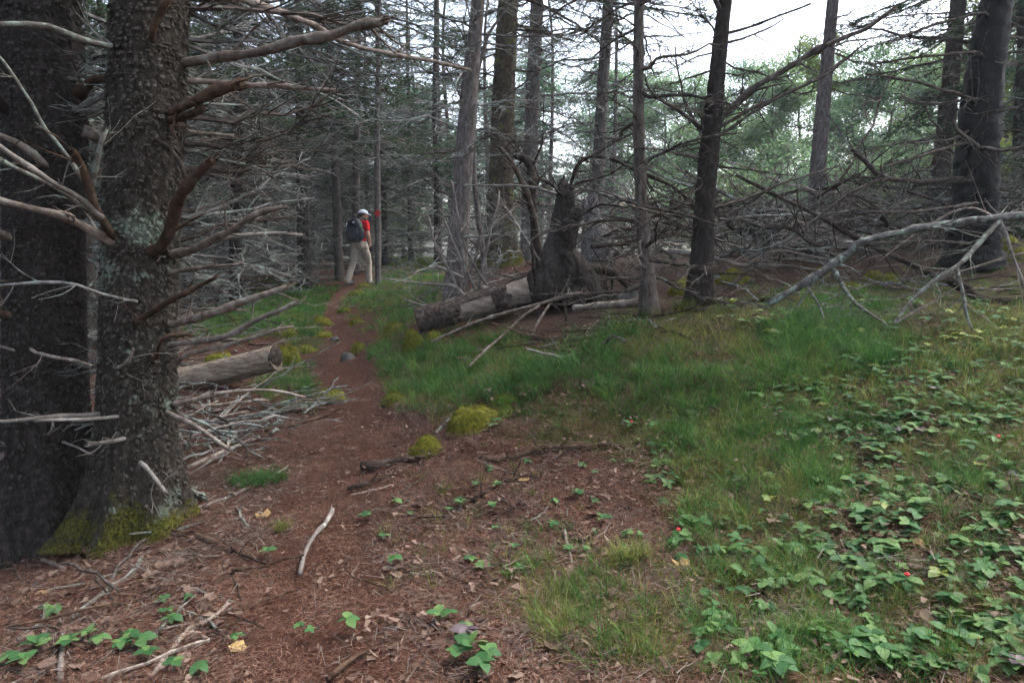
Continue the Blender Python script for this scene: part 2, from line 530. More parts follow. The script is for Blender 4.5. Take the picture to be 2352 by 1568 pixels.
def capsule(mb, a, b, ra, rb, k=12):
    a, b = np.asarray(a, float), np.asarray(b, float)
    d = b - a
    L = np.linalg.norm(d)
    d = d / (L + 1e-9)
    s = [(-ra, .15 * ra), (-ra * .8, .6 * ra), (-ra * .4, .92 * ra), (0, ra), (L * .5, (ra + rb) / 2), (L, rb), (L + rb * .4, .92 * rb), (L + rb * .8, .6 * rb), (L + rb, .15 * rb)]
    V, f = tube([a + d * t for t, _ in s], [r for _, r in s], k, True)
    mb.add(V, f)

def remesh(mb, name, mat, vox, smooth_it=3, disp=None, origin=None):
    """join overlapping closed shapes into one continuous surface"""
    me = mb.mesh('tmp', None)
    o = bpy.data.objects.new('tmp', me)
    COL.objects.link(o)
    md = o.modifiers.new('r', 'REMESH')
    md.mode = 'VOXEL'
    md.voxel_size = vox
    if smooth_it:
        sm = o.modifiers.new('s', 'SMOOTH')
        sm.iterations = smooth_it
        sm.factor = .5
    dg = bpy.context.evaluated_depsgraph_get()
    ev = bpy.data.meshes.new_from_object(o.evaluated_get(dg))
    bpy.data.objects.remove(o)
    bpy.data.meshes.remove(me)
    ev.name = name
    n = len(ev.vertices)
    V = np.empty(n * 3)
    ev.vertices.foreach_get('co', V)
    V = V.reshape(-1, 3)
    if disp:
        Nn = np.empty(n * 3)
        ev.vertices.foreach_get('normal', Nn)
        V = V + Nn.reshape(-1, 3) * disp(V)[:, None]
    if origin is not None:
        V = V - np.asarray(origin)
    ev.vertices.foreach_set('co', V.ravel())
    ev.materials.clear()
    ev.materials.append(M[mat])
    ev.polygons.foreach_set('use_smooth', [True] * len(ev.polygons))
    ev.update()
    return ev

def scatter(name, protos, P, rot, scl, idx, label, cat):
    """one mass nobody could count, made of many small copies"""
    c = bpy.data.collections.new(name + '_pieces')
    for i, me in enumerate(protos):
        c.objects.link(bpy.data.objects.new('%s_piece_%02d' % (name, i), me))
    me = bpy.data.meshes.new(name)
    P = np.asarray(P, float)
    n = len(P)
    me.vertices.add(n)
    me.vertices.foreach_set('co', P.ravel())
    for nm, ty, arr, key in (('rot', 'FLOAT_VECTOR', rot, 'vector'), ('scl', 'FLOAT', scl, 'value'), ('idx', 'INT', idx, 'value')):
        a = me.attributes.new(nm, ty, 'POINT')
        a.data.foreach_set(key, np.asarray(arr).ravel())
    o = link(name, me)
    tag(o, label, cat, None, 'stuff')
    ng = bpy.data.node_groups.new(name, 'GeometryNodeTree')
    ng.interface.new_socket('Geometry', in_out='INPUT', socket_type='NodeSocketGeometry')
    ng.interface.new_socket('Geometry', in_out='OUTPUT', socket_type='NodeSocketGeometry')
    N, L = ng.nodes, ng.links
    gi, go = N.new('NodeGroupInput'), N.new('NodeGroupOutput')
    ip = N.new('GeometryNodeInstanceOnPoints')
    ci = N.new('GeometryNodeCollectionInfo')
    ci.inputs['Collection'].default_value = c
    ci.inputs['Separate Children'].default_value = True
    ci.inputs['Reset Children'].default_value = True
    L.new(gi.outputs[0], ip.inputs['Points'])
    L.new(ci.outputs[0], ip.inputs['Instance'])
    ip.inputs['Pick Instance'].default_value = True
    for nm, ty, s in (('rot', 'FLOAT_VECTOR', 'Rotation'), ('scl', 'FLOAT', 'Scale'), ('idx', 'INT', 'Instance Index')):
        na = N.new('GeometryNodeInputNamedAttribute')
        na.data_type = ty
        na.inputs['Name'].default_value = nm
        L.new(na.outputs['Attribute'], ip.inputs[s])
    L.new(ip.outputs[0], go.inputs[0])
    md = o.modifiers.new('scatter', 'NODES')
    md.node_group = ng
    return o

# ------------------------------------------------------------------ ground and path
def axis(lo, hi, d0, d1, step, grow):
    a = list(np.arange(d0, d1 + 1e-6, step))
    s, x = step, d0
    while x > lo:
        s *= grow
        x -= s
        a.insert(0, x)
    s, x = step, d1
    while x < hi:
        s *= grow
        x += s
        a.append(x)
    return np.array(a)

GRASS = {   # name: (polygon, lush, length, kind)
    'band': ([(890, 890), (950, 800), (1120, 762), (1190, 795), (1300, 830), (1400, 785), (1480, 752), (1560, 800), (1660, 850), (1560, 915), (1450, 935), (1300, 905), (1150, 925), (1000, 935)], 1.0, 1.0, 'grass'),
    'bandr': ([(1500, 900), (1640, 860), (1790, 760), (1820, 705), (1960, 680), (2060, 700), (2090, 770), (2010, 850), (1760, 890), (1600, 920)], .9, 1.0, 'grass'),
    'yel': ([(1380, 765), (1500, 740), (1640, 745), (1820, 770), (2110, 730), (2950, 740), (2950, 900), (2000, 950), (1700, 960), (1500, 930), (1480, 850)], 1.25, .9, 'grass_yel'),
    'mid': ([(1440, 1010), (1700, 930), (1850, 980), (1940, 1120), (1860, 1260), (1600, 1230), (1480, 1120)], .85, .85, 'grass'),
    'midy': ([(1200, 930), (1500, 930), (1900, 930), (1850, 1060), (1500, 1060), (1250, 1000)], .7, .7, 'grass_yel'),
    'low': ([(1230, 1400), (1400, 1300), (1560, 1250), (1900, 1270), (1960, 1400), (1800, 1568), (1500, 1568), (1280, 1500)], .6, .7, 'grass'),
    'low2': ([(1130, 1330), (1420, 1250), (1500, 1350), (1300, 1480), (1160, 1450)], .6, .6, 'grass_yel'),
    'bank': ([(1850, 950), (2950, 880), (2950, 1568), (1750, 1568), (1850, 1300)], .75, .6, 'grass'),
    'left': ([(430, 760), (560, 690), (650, 672), (740, 662), (762, 682), (735, 745), (745, 800), (690, 800), (640, 770), (520, 775)], .95, .85, 'grass'),
    'left2': ([(575, 880), (610, 845), (700, 850), (725, 885), (690, 905), (600, 905)], .9, .7, 'grass'),
    'left3': ([(640, 935), (670, 905), (760, 895), (780, 915), (690, 945)], .8, .5, 'grass'),
    'tr': ([(815, 700), (850, 660), (960, 625), (1020, 640), (1010, 700), (940, 745), (930, 790), (900, 850), (905, 900), (850, 870), (835, 820), (880, 740)], .7, .7, 'grass'),
    'tr2': ([(780, 680), (850, 650), (990, 600), (1030, 640), (940, 740), (850, 720)], .5, .6, 'grass_yel'),
    'far': ([(880, 612), (920, 588), (1030, 588), (1030, 622), (900, 630)], .7, .7, 'grass_yel'),
    'rise': ([(1500, 735), (1560, 690), (1700, 680), (1850, 650), (2100, 640), (2950, 640), (2950, 745), (1800, 775), (1500, 760)], .5, .55, 'grass_yel'),
    'edge': ([(870, 1200), (1000, 1100), (1250, 1040), (1380, 1250), (1200, 1420), (920, 1350)], .22, .55, 'grass_yel'),
    'verge': ([(870, 930), (1000, 930), (1250, 940), (1500, 960), (1480, 1060), (1250, 1030), (1120, 1010), (960, 960)], .5, .5, 'grass_yel'),
    'lefty': ([(500, 690), (650, 650), (760, 650), (770, 690), (560, 760)], .4, .6, 'grass_yel'),
}

PATH_PX = [(690, 1700, 210), (695, 1568, 180), (705, 1400, 150), (735, 1250, 112), (775, 1100, 100), (812, 1000, 105), (815, 910, 72), (795, 830, 42), (775, 760, 28), (765, 715, 19), (775, 685, 15), (815, 660, 15), (850, 640, 12), (880, 622, 10)]
_pw = []
for x, y, w in PATH_PX:
    h0 = hit(x, min(y, 1567)) if y < 1600 else np.array([-.62, 1.5, gz(-.62, 1.5)])
    _pw.append((h0[0], h0[1], w / F * math.hypot(h0[1], 1.3)))
_pw.insert(0, (-.6, -3, .35))
_pw = np.array(_pw)
PATH_PTS = smooth_line(np.c_[_pw[:, :2], _pw[:, 2]], 160)

def path_dist(x, y):
    """0 at the middle of the trail, 1 at its edge"""
    d = np.full(np.shape(x), 99.0)
    for p in PATH_PTS:
        d = np.minimum(d, np.hypot(x - p[0], y - p[1]) / max(p[2], .12))
    return d

def build_ground():
    X = axis(-140, 140, -6.5, 7.5, .075, 1.10)
    Y = axis(-60, 140, 1.0, 12.5, .065, 1.07)
    gx, gy = np.meshgrid(X, Y)
    z = ground(gx, gy)
    pd = path_dist(gx, gy) + .22 * noise2(gx, gy, 3.2, 8) + .12 * noise2(gx, gy, 9, 9)
    z = z - .035 * np.clip(1.15 - pd, 0, 1)
    V = np.stack([gx, gy, z], -1).reshape(-1, 3)
    px, py = proj(V)
    green = np.zeros(len(V))
    for poly, lush, ln, k in GRASS.values():
        green = np.maximum(green, inpoly(px, py, poly) * lush)
    green = green.reshape(z.shape)
    for _ in range(5):
        g2 = green.copy()
        g2[1:-1, 1:-1] = (green[1:-1, 1:-1] * 2 + green[:-2, 1:-1] + green[2:, 1:-1] + green[1:-1, :-2] + green[1:-1, 2:]) / 6
        green = g2
    dull = np.clip((gy - 5.3) / 1.6, 0, 1) * np.clip((gx + .1) / .8, 0, 1)
    nx, ny = len(X), len(Y)
    i, j = np.meshgrid(np.arange(nx - 1), np.arange(ny - 1))
    a = (j * nx + i).ravel()
    Q = np.stack([a, a + 1, a + 1 + nx, a + nx], -1)
    onp = (pd.ravel()[Q].mean(1) < 1.0) & (gy.ravel()[Q].mean(1) < 19)
    for nm, sel in (('ground', ~onp), ('path', onp)):
        q = Q[sel]
        u, inv = np.unique(q, return_inverse=True)
        me = bpy.data.meshes.new(nm)
        me.from_pydata(V[u].tolist(), [], inv.reshape(-1, 4).tolist())
        at_ = me.attributes.new('green', 'FLOAT', 'POINT')
        at_.data.foreach_set('value', green.ravel()[u])
        a2 = me.attributes.new('dull', 'FLOAT', 'POINT')
        a2.data.foreach_set('value', dull.ravel()[u])
        me.materials.append(M[nm])
        me.polygons.foreach_set('use_smooth', [True] * len(me.polygons))
        o = link(nm, me)
        o['kind'] = 'structure'
        o['label'] = 'reddish brown forest floor of needles and grass' if nm == 'ground' else 'narrow reddish trodden trail of spruce needles'
build_ground()

# ------------------------------------------------------------------ branch library (each branch grows along +X, about 1 m long)
def dead_branch(seed, L=1.0, twigs=13, sub=3, r0=.011, curve=.0, tw_len=.34, broken=False, kx=5, k2=3):
    rg = np.random.default_rng(seed)
    mb = MB()
    n = 9
    t = np.linspace(0, 1, n)
    ax = np.stack([t * L, np.cumsum(rg.normal(0, .022, n)) * L, (curve * (t ** 2) + np.cumsum(rg.normal(0, .014, n))) * L], -1)
    ax[0] = 0
    r = r0 * (1 - t * (.35 if broken else .78)) + .0012
    mb.add(*tube(ax, r, kx, True))
    for i in range(twigs):
        u = rg.uniform(.16, .98)
        p = np.array([np.interp(u, t, ax[:, k]) for k in range(3)])
        side = 1 if i % 2 else -1
        an = rg.uniform(.55, 1.15)
        ln = tw_len * L * rg.uniform(.45, 1.1) * (1.05 - .55 * u)
        d = np.array([math.cos(an), side * math.sin(an), rg.normal(-.02, .28)])
        q = np.array([p + d * ln * s + np.array([.10 * s * s, -.04 * side * s * s, rg.normal(0, .03) + .05 * s * s]) * ln for s in (0, .35, .7, 1)])
        mb.add(*tube(q, [r0 * .42 * (1.1 - .5 * u), r0 * .34 * (1.1 - .5 * u), r0 * .22, .0010], k2, False))
        for j in range(sub):
            s = rg.uniform(.25, .95)
            b = q[0] + (q[3] - q[0]) * s
            sd2 = 1 if j % 2 else -1
            a2 = math.atan2(d[1], d[0]) + sd2 * rg.uniform(.5, 1.0)
            l2 = ln * rg.uniform(.25, .55)
            e = b + l2 * np.array([math.cos(a2), math.sin(a2), rg.normal(0, .3)])
            mb.add(*tube([b, (b + e) / 2 + rg.normal(0, .04, 3) * l2, e], [r0 * .20, r0 * .16, .0009], 3, False))
    return mb

def needle_tw(mb, p, d, ln, rg, w=.022, step=.012):
    """one twig clothed in needles"""
    d = d / (np.linalg.norm(d) + 1e-9)
    e = p + d * ln
    ref = np.array([0, 0, 1.0]) if abs(d[2]) < .9 else np.array([1.0, 0, 0])
    a = np.cross(d, ref)
    a /= np.linalg.norm(a)
    b = np.cross(d, a)
    k = max(4, int(ln / step))
    s = rg.uniform(0, 1, k)
    th = rg.uniform(0, 2 * math.pi, k)
    base = p + d * (s * ln)[:, None]
    out = np.cos(th)[:, None] * a + np.sin(th)[:, None] * b
    tip = base + out * w * rg.uniform(.7, 1.2, k)[:, None] + d * (w * .8)
    wd = np.cross(out, d) * (w * .17) + d * .002
    V = np.stack([base - wd, base + wd, tip], 1).reshape(-1, 3)
    mb.add(V, [(3 * i, 3 * i + 1, 3 * i + 2) for i in range(k)])

def green_bough(seed, L=1.0, twigs=18, curve=-.12, dens=1.0):
    rg = np.random.default_rng(seed)
    wood, ndl = MB(), MB()
    n = 7
    t = np.linspace(0, 1, n)
    ax = np.stack([t * L, np.cumsum(rg.normal(0, .02, n)) * L, (curve * t ** 1.5 + np.cumsum(rg.normal(0, .012, n))) * L], -1)
    ax[0] = 0
    wood.add(*tube(ax, .011 * (1 - .8 * t) + .001, 4, False))
    for i in range(twigs):
        u = rg.uniform(.22, 1.0)
        p = np.array([np.interp(u, t, ax[:, k]) for k in range(3)])
        side = 1 if i % 2 else -1
        an = rg.uniform(.45, 1.0)
        ln = .30 * L * rg.uniform(.5, 1.1) * (1.15 - .6 * u)
        d = np.array([math.cos(an), side * math.sin(an), rg.normal(-.12, .2)])
        wood.add(*tube([p, p + d * ln], [.003, .0012], 3, False))
        needle_tw(ndl, p + d * ln * .15, d, ln * .85, rg, .024, .010 / dens)
        for j in range(3):
            s = rg.uniform(.3, .9)
            a2 = math.atan2(d[1], d[0]) + (1 if j % 2 else -1) * rg.uniform(.4, .9)
            d2 = np.array([math.cos(a2), math.sin(a2), rg.normal(-.15, .25)])
            needle_tw(ndl, p + d * ln * s, d2, ln * rg.uniform(.3, .55), rg, .024, .012 / dens)
    return wood, ndl

def merged(w, nd, name, m1, m2):
    me = bpy.data.meshes.new(name)
    V = np.concatenate(w.v + nd.v)
    off = w.n
    me.from_pydata(V.tolist(), [], w.f + [tuple(i + off for i in q) for q in nd.f])
    me.materials.append(M[m1])
    me.materials.append(M[m2])
    me.polygons.foreach_set('material_index', [0] * len(w.f) + [1] * len(nd.f))
    me.update()
    return me

DEAD = [dead_branch(100 + i, curve=random.uniform(-.28, .16), twigs=random.randint(10, 17)).mesh('dead_branch', 'twig') for i in range(14)]
DEADK = [dead_branch(200 + i, curve=random.uniform(-.12, .20), twigs=random.randint(9, 15), r0=.014).mesh('dead_branch_dark', 'twig_dk') for i in range(10)]
SHORT = [dead_branch(300 + i, twigs=4, sub=1, r0=.014, tw_len=.25, curve=random.uniform(-.1, .2), broken=True).mesh('short_branch', 'twig') for i in range(6)]
STICK = [dead_branch(320 + i, twigs=random.randint(2, 6), sub=1, r0=.012, tw_len=.22, curve=random.uniform(-.04, .06)).mesh('stick', ['deadwood', 'palewood', 'brownwood', 'lichwood', 'twig', 'darkwood'][i % 6]) for i in range(18)]
TWIGS = [dead_branch(380 + i, twigs=random.randint(1, 4), sub=1, r0=.020, tw_len=.25, curve=random.uniform(-.06, .08), broken=True).mesh('twig_on_ground', ['deadwood', 'brownwood', 'darkwood', 'lichwood', 'twig_dk', 'brownwood'][i % 6]) for i in range(12)]
GREEN = [merged(*green_bough(400 + i, curve=random.uniform(-.25, .02), twigs=random.randint(16, 22)), 'green_bough', 'twig_dk', 'needle') for i in range(6)]
GREENL = [merged(*green_bough(420 + i, curve=random.uniform(-.2, .05), twigs=random.randint(16, 22)), 'green_bough_light', 'twig', 'needle_lt') for i in range(4)]

def meshes_join(items, name):
    """items: (mesh, 4x4 matrix) -> one mesh"""
    Vs, Fs, Mi, off, mats = [], [], [], 0, []
    for me, mx in items:
        n = len(me.vertices)
        V = np.empty(n * 3)
        me.vertices.foreach_get('co', V)
        V = V.reshape(-1, 3)
        A = np.array(mx)
        Vs.append(V @ A[:3, :3].T + A[:3, 3])
        mi = np.empty(len(me.polygons), int)
        me.polygons.foreach_get('material_index', mi)
        lut = []
        for mt in me.materials:
            if mt not in mats:
                mats.append(mt)
            lut.append(mats.index(mt))
        Mi.append(np.array(lut)[mi])
        key = me.name
        if key not in _PF:
            _PF[key] = [tuple(p.vertices) for p in me.polygons]
        Fs.extend([tuple(i + off for i in q) for q in _PF[key]])
        off += n
    out = bpy.data.meshes.new(name)
    out.from_pydata(np.concatenate(Vs).tolist(), [], Fs)
    for mt in mats:
        out.materials.append(mt)
    out.polygons.foreach_set('material_index', np.concatenate(Mi))
    out.update()
    return out
_PF = {}

def trs(loc, rot, s):
    return Matrix.Translation(loc) @ Euler(rot).to_matrix().to_4x4() @ Matrix.Scale(s, 4)

# ------------------------------------------------------------------ trees
def trunk_geo(line, rad, k=16, step=.06, flare=.5, flare_h=.16, lobes=5, rough=.05, seed=0, rscale=14):
    """a tapered, flared, uneven trunk along a line of world points"""
    P = np.asarray(line, float)
    seg = np.r_[0, np.cumsum(np.linalg.norm(np.diff(P, axis=0), axis=1))]
    n = max(6, int(seg[-1] / step))
    s = np.linspace(0, seg[-1], n)
    C = np.stack([np.interp(s, seg, P[:, i]) for i in range(3)], -1)
    for _ in range(4):
        C[1:-1] = (C[:-2] + C[1:-1] * 2 + C[2:]) / 4
    rr = np.interp(s, seg, rad)
    th = np.arange(k) * 2 * math.pi / k
    ph = seed * 1.7
    lob = .5 + .5 * np.cos(lobes * th + ph) * np.cos(2 * th + ph * .5)
    fl = 1 + flare * np.exp(-s / flare_h)[:, None] * (.35 + 1.0 * lob)[None, :]
    base = np.stack([np.cos(th), np.sin(th), 0 * th], -1)
    V = C[:, None, :] + rr[:, None, None] * fl[:, :, None] * base[None]
    q = V.reshape(-1, 3)
    d = .6 * noise3(q * rscale + seed, seed) + .4 * noise3(q * rscale * 2.7 + seed, seed + 5)
    q = q + np.tile(base, (n, 1)) * (d * rough * np.repeat(rr, k))[:, None]
    return q, tube_faces(n, k, True), C, rr, fl, s

def flakes(C, rr, fl, s, h0, h1, n, size, seed):
    """curling scales of bark standing proud of the trunk"""
    rg = np.random.default_rng(seed)
    mb = MB()
    k = fl.shape[1]
    for _ in range(n):
        h = rg.uniform(h0, h1)
        a = rg.uniform(0, 2 * math.pi)
        j = int(a / (2 * math.pi) * k) % k
        i = min(np.searchsorted(s, h), len(s) - 1)
        r = rr[i] * fl[i, j] * 1.0
        u = np.array([math.cos(a), math.sin(a), 0])
        t = np.array([-math.sin(a), math.cos(a), 0])
        c = C[i] + u * (r + .001)
        w, hh = size * rg.uniform(.35, 1.25), size * rg.uniform(.45, 1.25)
        z = np.array([0, 0, 1.0])
        lift = rg.uniform(.002, .013)
        tw = rg.normal(0, .35)
        e1 = t * math.cos(tw) + z * math.sin(tw)
        e2 = -t * math.sin(tw) + z * math.cos(tw)
        V = [c + e1 * w * .5 + u * .001, c + e1 * w * .28 + e2 * hh * .5 - u * .002, c - e1 * w * .3 + e2 * hh * .45 - u * .002, c - e1 * w * .52, c - e1 * w * .25 - e2 * hh * .5 + u * lift, c + e1 * w * .3 - e2 * hh * .45 + u * lift]
        V.append(c + u * lift * .8)
        mb.add(V, [(6, 0, 1), (6, 1, 2), (6, 2, 3), (6, 3, 4), (6, 4, 5), (6, 5, 0)])
    return mb

def px_line(pts, C=None, reach=0.0):
    P = np.array([at(*p) for p in pts])
    if C is not None:                       # begin inside the trunk when the branch springs from it
        a = np.array([np.interp(P[0][2], C[:, 2], C[:, i]) for i in range(3)])
        d = np.linalg.norm((P[0] - a)[:2])
        if d < reach:
            P = np.concatenate([[a + (P[0] - a) * .35], P])
    return P

def tube_branch(pts, r0, r1, mat, origin, k=7, n=None, wob=.006, twigs=0, seed=0, jitter=.26, name='branch', parent=None, tw=.18, broken=True):
    """a branch along world points; twigs are part of it"""
    rg = np.random.default_rng(seed)
    L = np.linalg.norm(np.diff(pts, axis=0), axis=1).sum()
    n = n or max(6, int(L / .06))
    P = smooth_line(pts, n, wob, rg)
    rad = np.linspace(r0, r1, n) * (1 + .10 * np.convolve(rg.normal(0, 1, n + 4), np.ones(5) / 5, 'valid'))
    if name == 'branch':
        rad[0] *= 1.3
        rad[1] *= 1.12
    for _ in range(max(1, int(L / .22))):
        i = rg.integers(1, n - 1)
        rad[i] *= rg.uniform(1.08, 1.3)
    mb = MB()
    V_, f_ = tube(P, rad, k, True, jitter, seed)
    tg = (P[-1] - P[-2]) / (np.linalg.norm(P[-1] - P[-2]) + 1e-9)
    V_[-k:] += tg * (rg.uniform(-.6, 1.6, (k, 1)) * r1)
    mb.add(V_, f_)
    if broken and r1 > .004:
        for _ in range(4):
            a = V_[-1 - rg.integers(0, k)]
            mb.add(*tube([a - tg * r1, a + tg * r1 * rg.uniform(1, 3.2) + rg.normal(0, .2, 3) * r1], [r1 * .3, r1 * .05], 4, True))
    for i in range(twigs):
        u = rg.uniform(.15, 1.0)
        j = min(int(u * (n - 1)), n - 2)
        d = P[j + 1] - P[j]
        d /= np.linalg.norm(d) + 1e-9
        a = rg.normal(0, 1, 3)
        a -= d * a.dot(d)
        a /= np.linalg.norm(a)
        dd = d * rg.uniform(.3, 1.0) + a * rg.uniform(.5, 1.0)
        dd /= np.linalg.norm(dd)
        ln = tw * rg.uniform(.4, 1.6)
        e = P[j] + dd * ln
        rt = max(rad[j] * .38, .0018)
        q = smooth_line([P[j], P[j] + dd * ln * .5 + rg.normal(0, .06, 3) * ln, e], 5)
        mb.add(*tube(q, np.linspace(rt, .0012, 5), 4, False))
        for _ in range(rg.integers(0, 4)):
            s2 = rg.integers(1, 5)
            b = q[s2]
            e2 = b + (dd * .6 + rg.normal(0, .55, 3)) * ln * .4
            mb.add(*tube([b, (b + e2) / 2 + rg.normal(0, .03, 3) * ln, e2], [rt * .5, rt * .4, .001], 3, False))
    me = mb.mesh(name, mat, True, origin)
    return link(name, me, parent)

def spine_at(C, s, h):
    return np.array([np.interp(h, s, C[:, i]) for i in range(3)])

def shades_hiker(p, az, L, e=0.0):
    t = np.linspace(.15, 1.1, 7)
    for dr in (-.3, -.12, .1, .25):
        q = p + np.outer(t * L, [math.cos(az) * math.cos(e), math.sin(az) * math.cos(e), math.sin(e)])
        q[:, 2] += dr * L * t ** 2
        x, y = proj(q)
        if (((x > 755) & (x < 895) & (y > 450) & (y < 690)) & (q[:, 1] < 15.4)).any():
            return True
    return False

def whorls(root, C, s, rr, origin, lib, h0, h1, gap, per, Lr, elev, rg, name='branch', skip=None, rfac=1.0):
    h = h0
    while h < h1:
        for _ in range(rg.integers(max(1, per - 2), per + 2)):
            az = rg.uniform(0, 2 * math.pi)
            if skip and skip(az, h):
                continue
            p = spine_at(C, s, h + rg.uniform(-.07, .07)) - origin
            L = rg.uniform(*Lr)
            e_ = rg.uniform(*elev)
            if shades_hiker(p + origin, az, L, e_):
                continue
            link(name, lib[rg.integers(0, len(lib))], root, p, (rg.uniform(-.6, .6), -e_, az), (L, L, L * rg.uniform(.7, 1.3)))
        h += gap * rg.uniform(.6, 1.4)

def crown_mesh(seed, z0, z1, L0, lib, n, spread=1.0, name='crown'):
    rg = np.random.default_rng(seed)
    it = []
    for i in range(n):
        u = rg.uniform(0, 1) ** .85
        z = z0 + (z1 - z0) * u
        L = L0 * (1.02 - u * .85) * rg.uniform(.65, 1.15)
        it.append((lib[rg.integers(0, len(lib))], trs((0, 0, z), (rg.uniform(-.4, .4), rg.uniform(-.25, .30), rg.uniform(0, 2 * math.pi)), L * spread)))
    return meshes_join(it, name)

CROWN_HI = [crown_mesh(500 + i, 0, 5.5, 2.1, GREEN, 70) for i in range(3)]

def mid_tree(name, label, base_px, Y, prof, mat, lib, seed, top_z=10.0, k=14, step=.05, h0=.35, h1=7.0, gap=.35, per=4, Lr=(.5, 1.3), elev=(-.35, .25), crown=True, flare=.5, lobes=4,
             rough=.10, skip=None, cat='tree', crown_h=7.0, flare_h=.14, group=None):
    """prof: (pixel x, pixel y, trunk width in pixels) up the trunk"""
    b = at(*base_px, Y)
    b[2] = min(b[2], gz(b[0], b[1])) - .02
    line, rad = [b], [prof[0][2] / 2 * b[1] / F * .98]
    for x, y, w in prof:
        line.append(at(x, y, Y))
        rad.append(w / 2 * Y / F)
    d = (line[-1] - line[-2])
    top = line[-1] + d / max(d[2], .05) * max(top_z - line[-1][2], .5)
    line.append(top)
    rad.append(.02)
    q, f, C, rr, fl, s = trunk_geo(line, rad, k, step, flare, flare_h, lobes, rough, seed, 22)
    root = thing(name, label, cat, b, 0, group)
    mb = MB()
    mb.add(q, f)
    link('trunk', mb.mesh('trunk', mat, True, b), root)
    rg = np.random.default_rng(seed)
    if per:
        whorls(root, C, s, rr, b, lib, h0, h1, gap, per, Lr, elev, rg, skip=skip)
    if crown:
        pc = spine_at(C, s, crown_h) - b
        link('crown', CROWN_HI[seed % 3], root, pc, (0, 0, rg.uniform(0, 6)), rg.uniform(.85, 1.1))
    return root, b, C, s, rr

# --- the two big spruces beside the trail
def big_spruce(label, base, prof, Y, seed, mats, lean_top):
    b = at(*base, Y)
    b[2] = gz(b[0], b[1]) - .06
    line, rad = [b], [prof[0][2] / 2 * Y / F]
    for x, y, w in prof:
        line.append(at(x, y, Y))
        rad.append(w / 2 * Y / F)
    line.append(line[-1] + np.array(lean_top))
    rad.append(.05)
    q, f, C, rr, fl, s = trunk_geo(line[:-1], rad[:-1], 80, .017, 1.05, .27, 5, .055, seed, 30)
    root = thing('spruce_tree', label, 'tree', b)
    mb = MB()
    mb.add(q, f)
    tr = link('trunk', mb.mesh('trunk', mats[0], True, b), root)
    fk = flakes(C, rr, fl, s, .02, s[-1], 9500, .025, seed + 3).mesh('bark_flakes', mats[1], False, b)
    o = link('bark_flakes', fk, tr)
    o['kind'] = 'stuff'
    q2, f2, C2, r2, _, _ = trunk_geo([line[-2] - np.array([0, 0, .05]), line[-1]], [rad[-2] * .97, .05], 16, .15, 0, .1, 5, .06, seed)
    mb = MB()
    mb.add(q2, f2)
    link('upper_trunk', mb.mesh('upper_trunk', mats[0], True, b), root)
    link('crown', CROWN_HI[seed % 3], root, line[-1] - b - np.array([0, 0, 4.0]), (0, 0, seed), 1.15)
    return root, b, C, s, rr

t2, b2, C2, s2, r2 = big_spruce('big scaly spruce trunk with mossy flared roots and pale lichen beside the trail', (315, 1205), [(318, 1100, 168), (316, 1000, 160), (318, 800, 158), (322, 600, 155), (335, 300, 157), (345, 0, 152), (352, -260, 140)], 3.9, 2, ('bark_big', 'bark_flake'), (.1, .1, 7.5))
t1, b1, C1, s1, r1 = big_spruce('dark brown scaly spruce trunk standing close beside the lichen-covered one', (108, 1290), [(108, 1200, 172), (108, 1000, 170), (104, 800, 162), (102, 600, 156), (105, 300, 158), (88, 0, 160), (84, -260, 150)], 4.05, 5, ('bark_dark', 'bark_flake_dark'), (-.1, .1, 7.5))

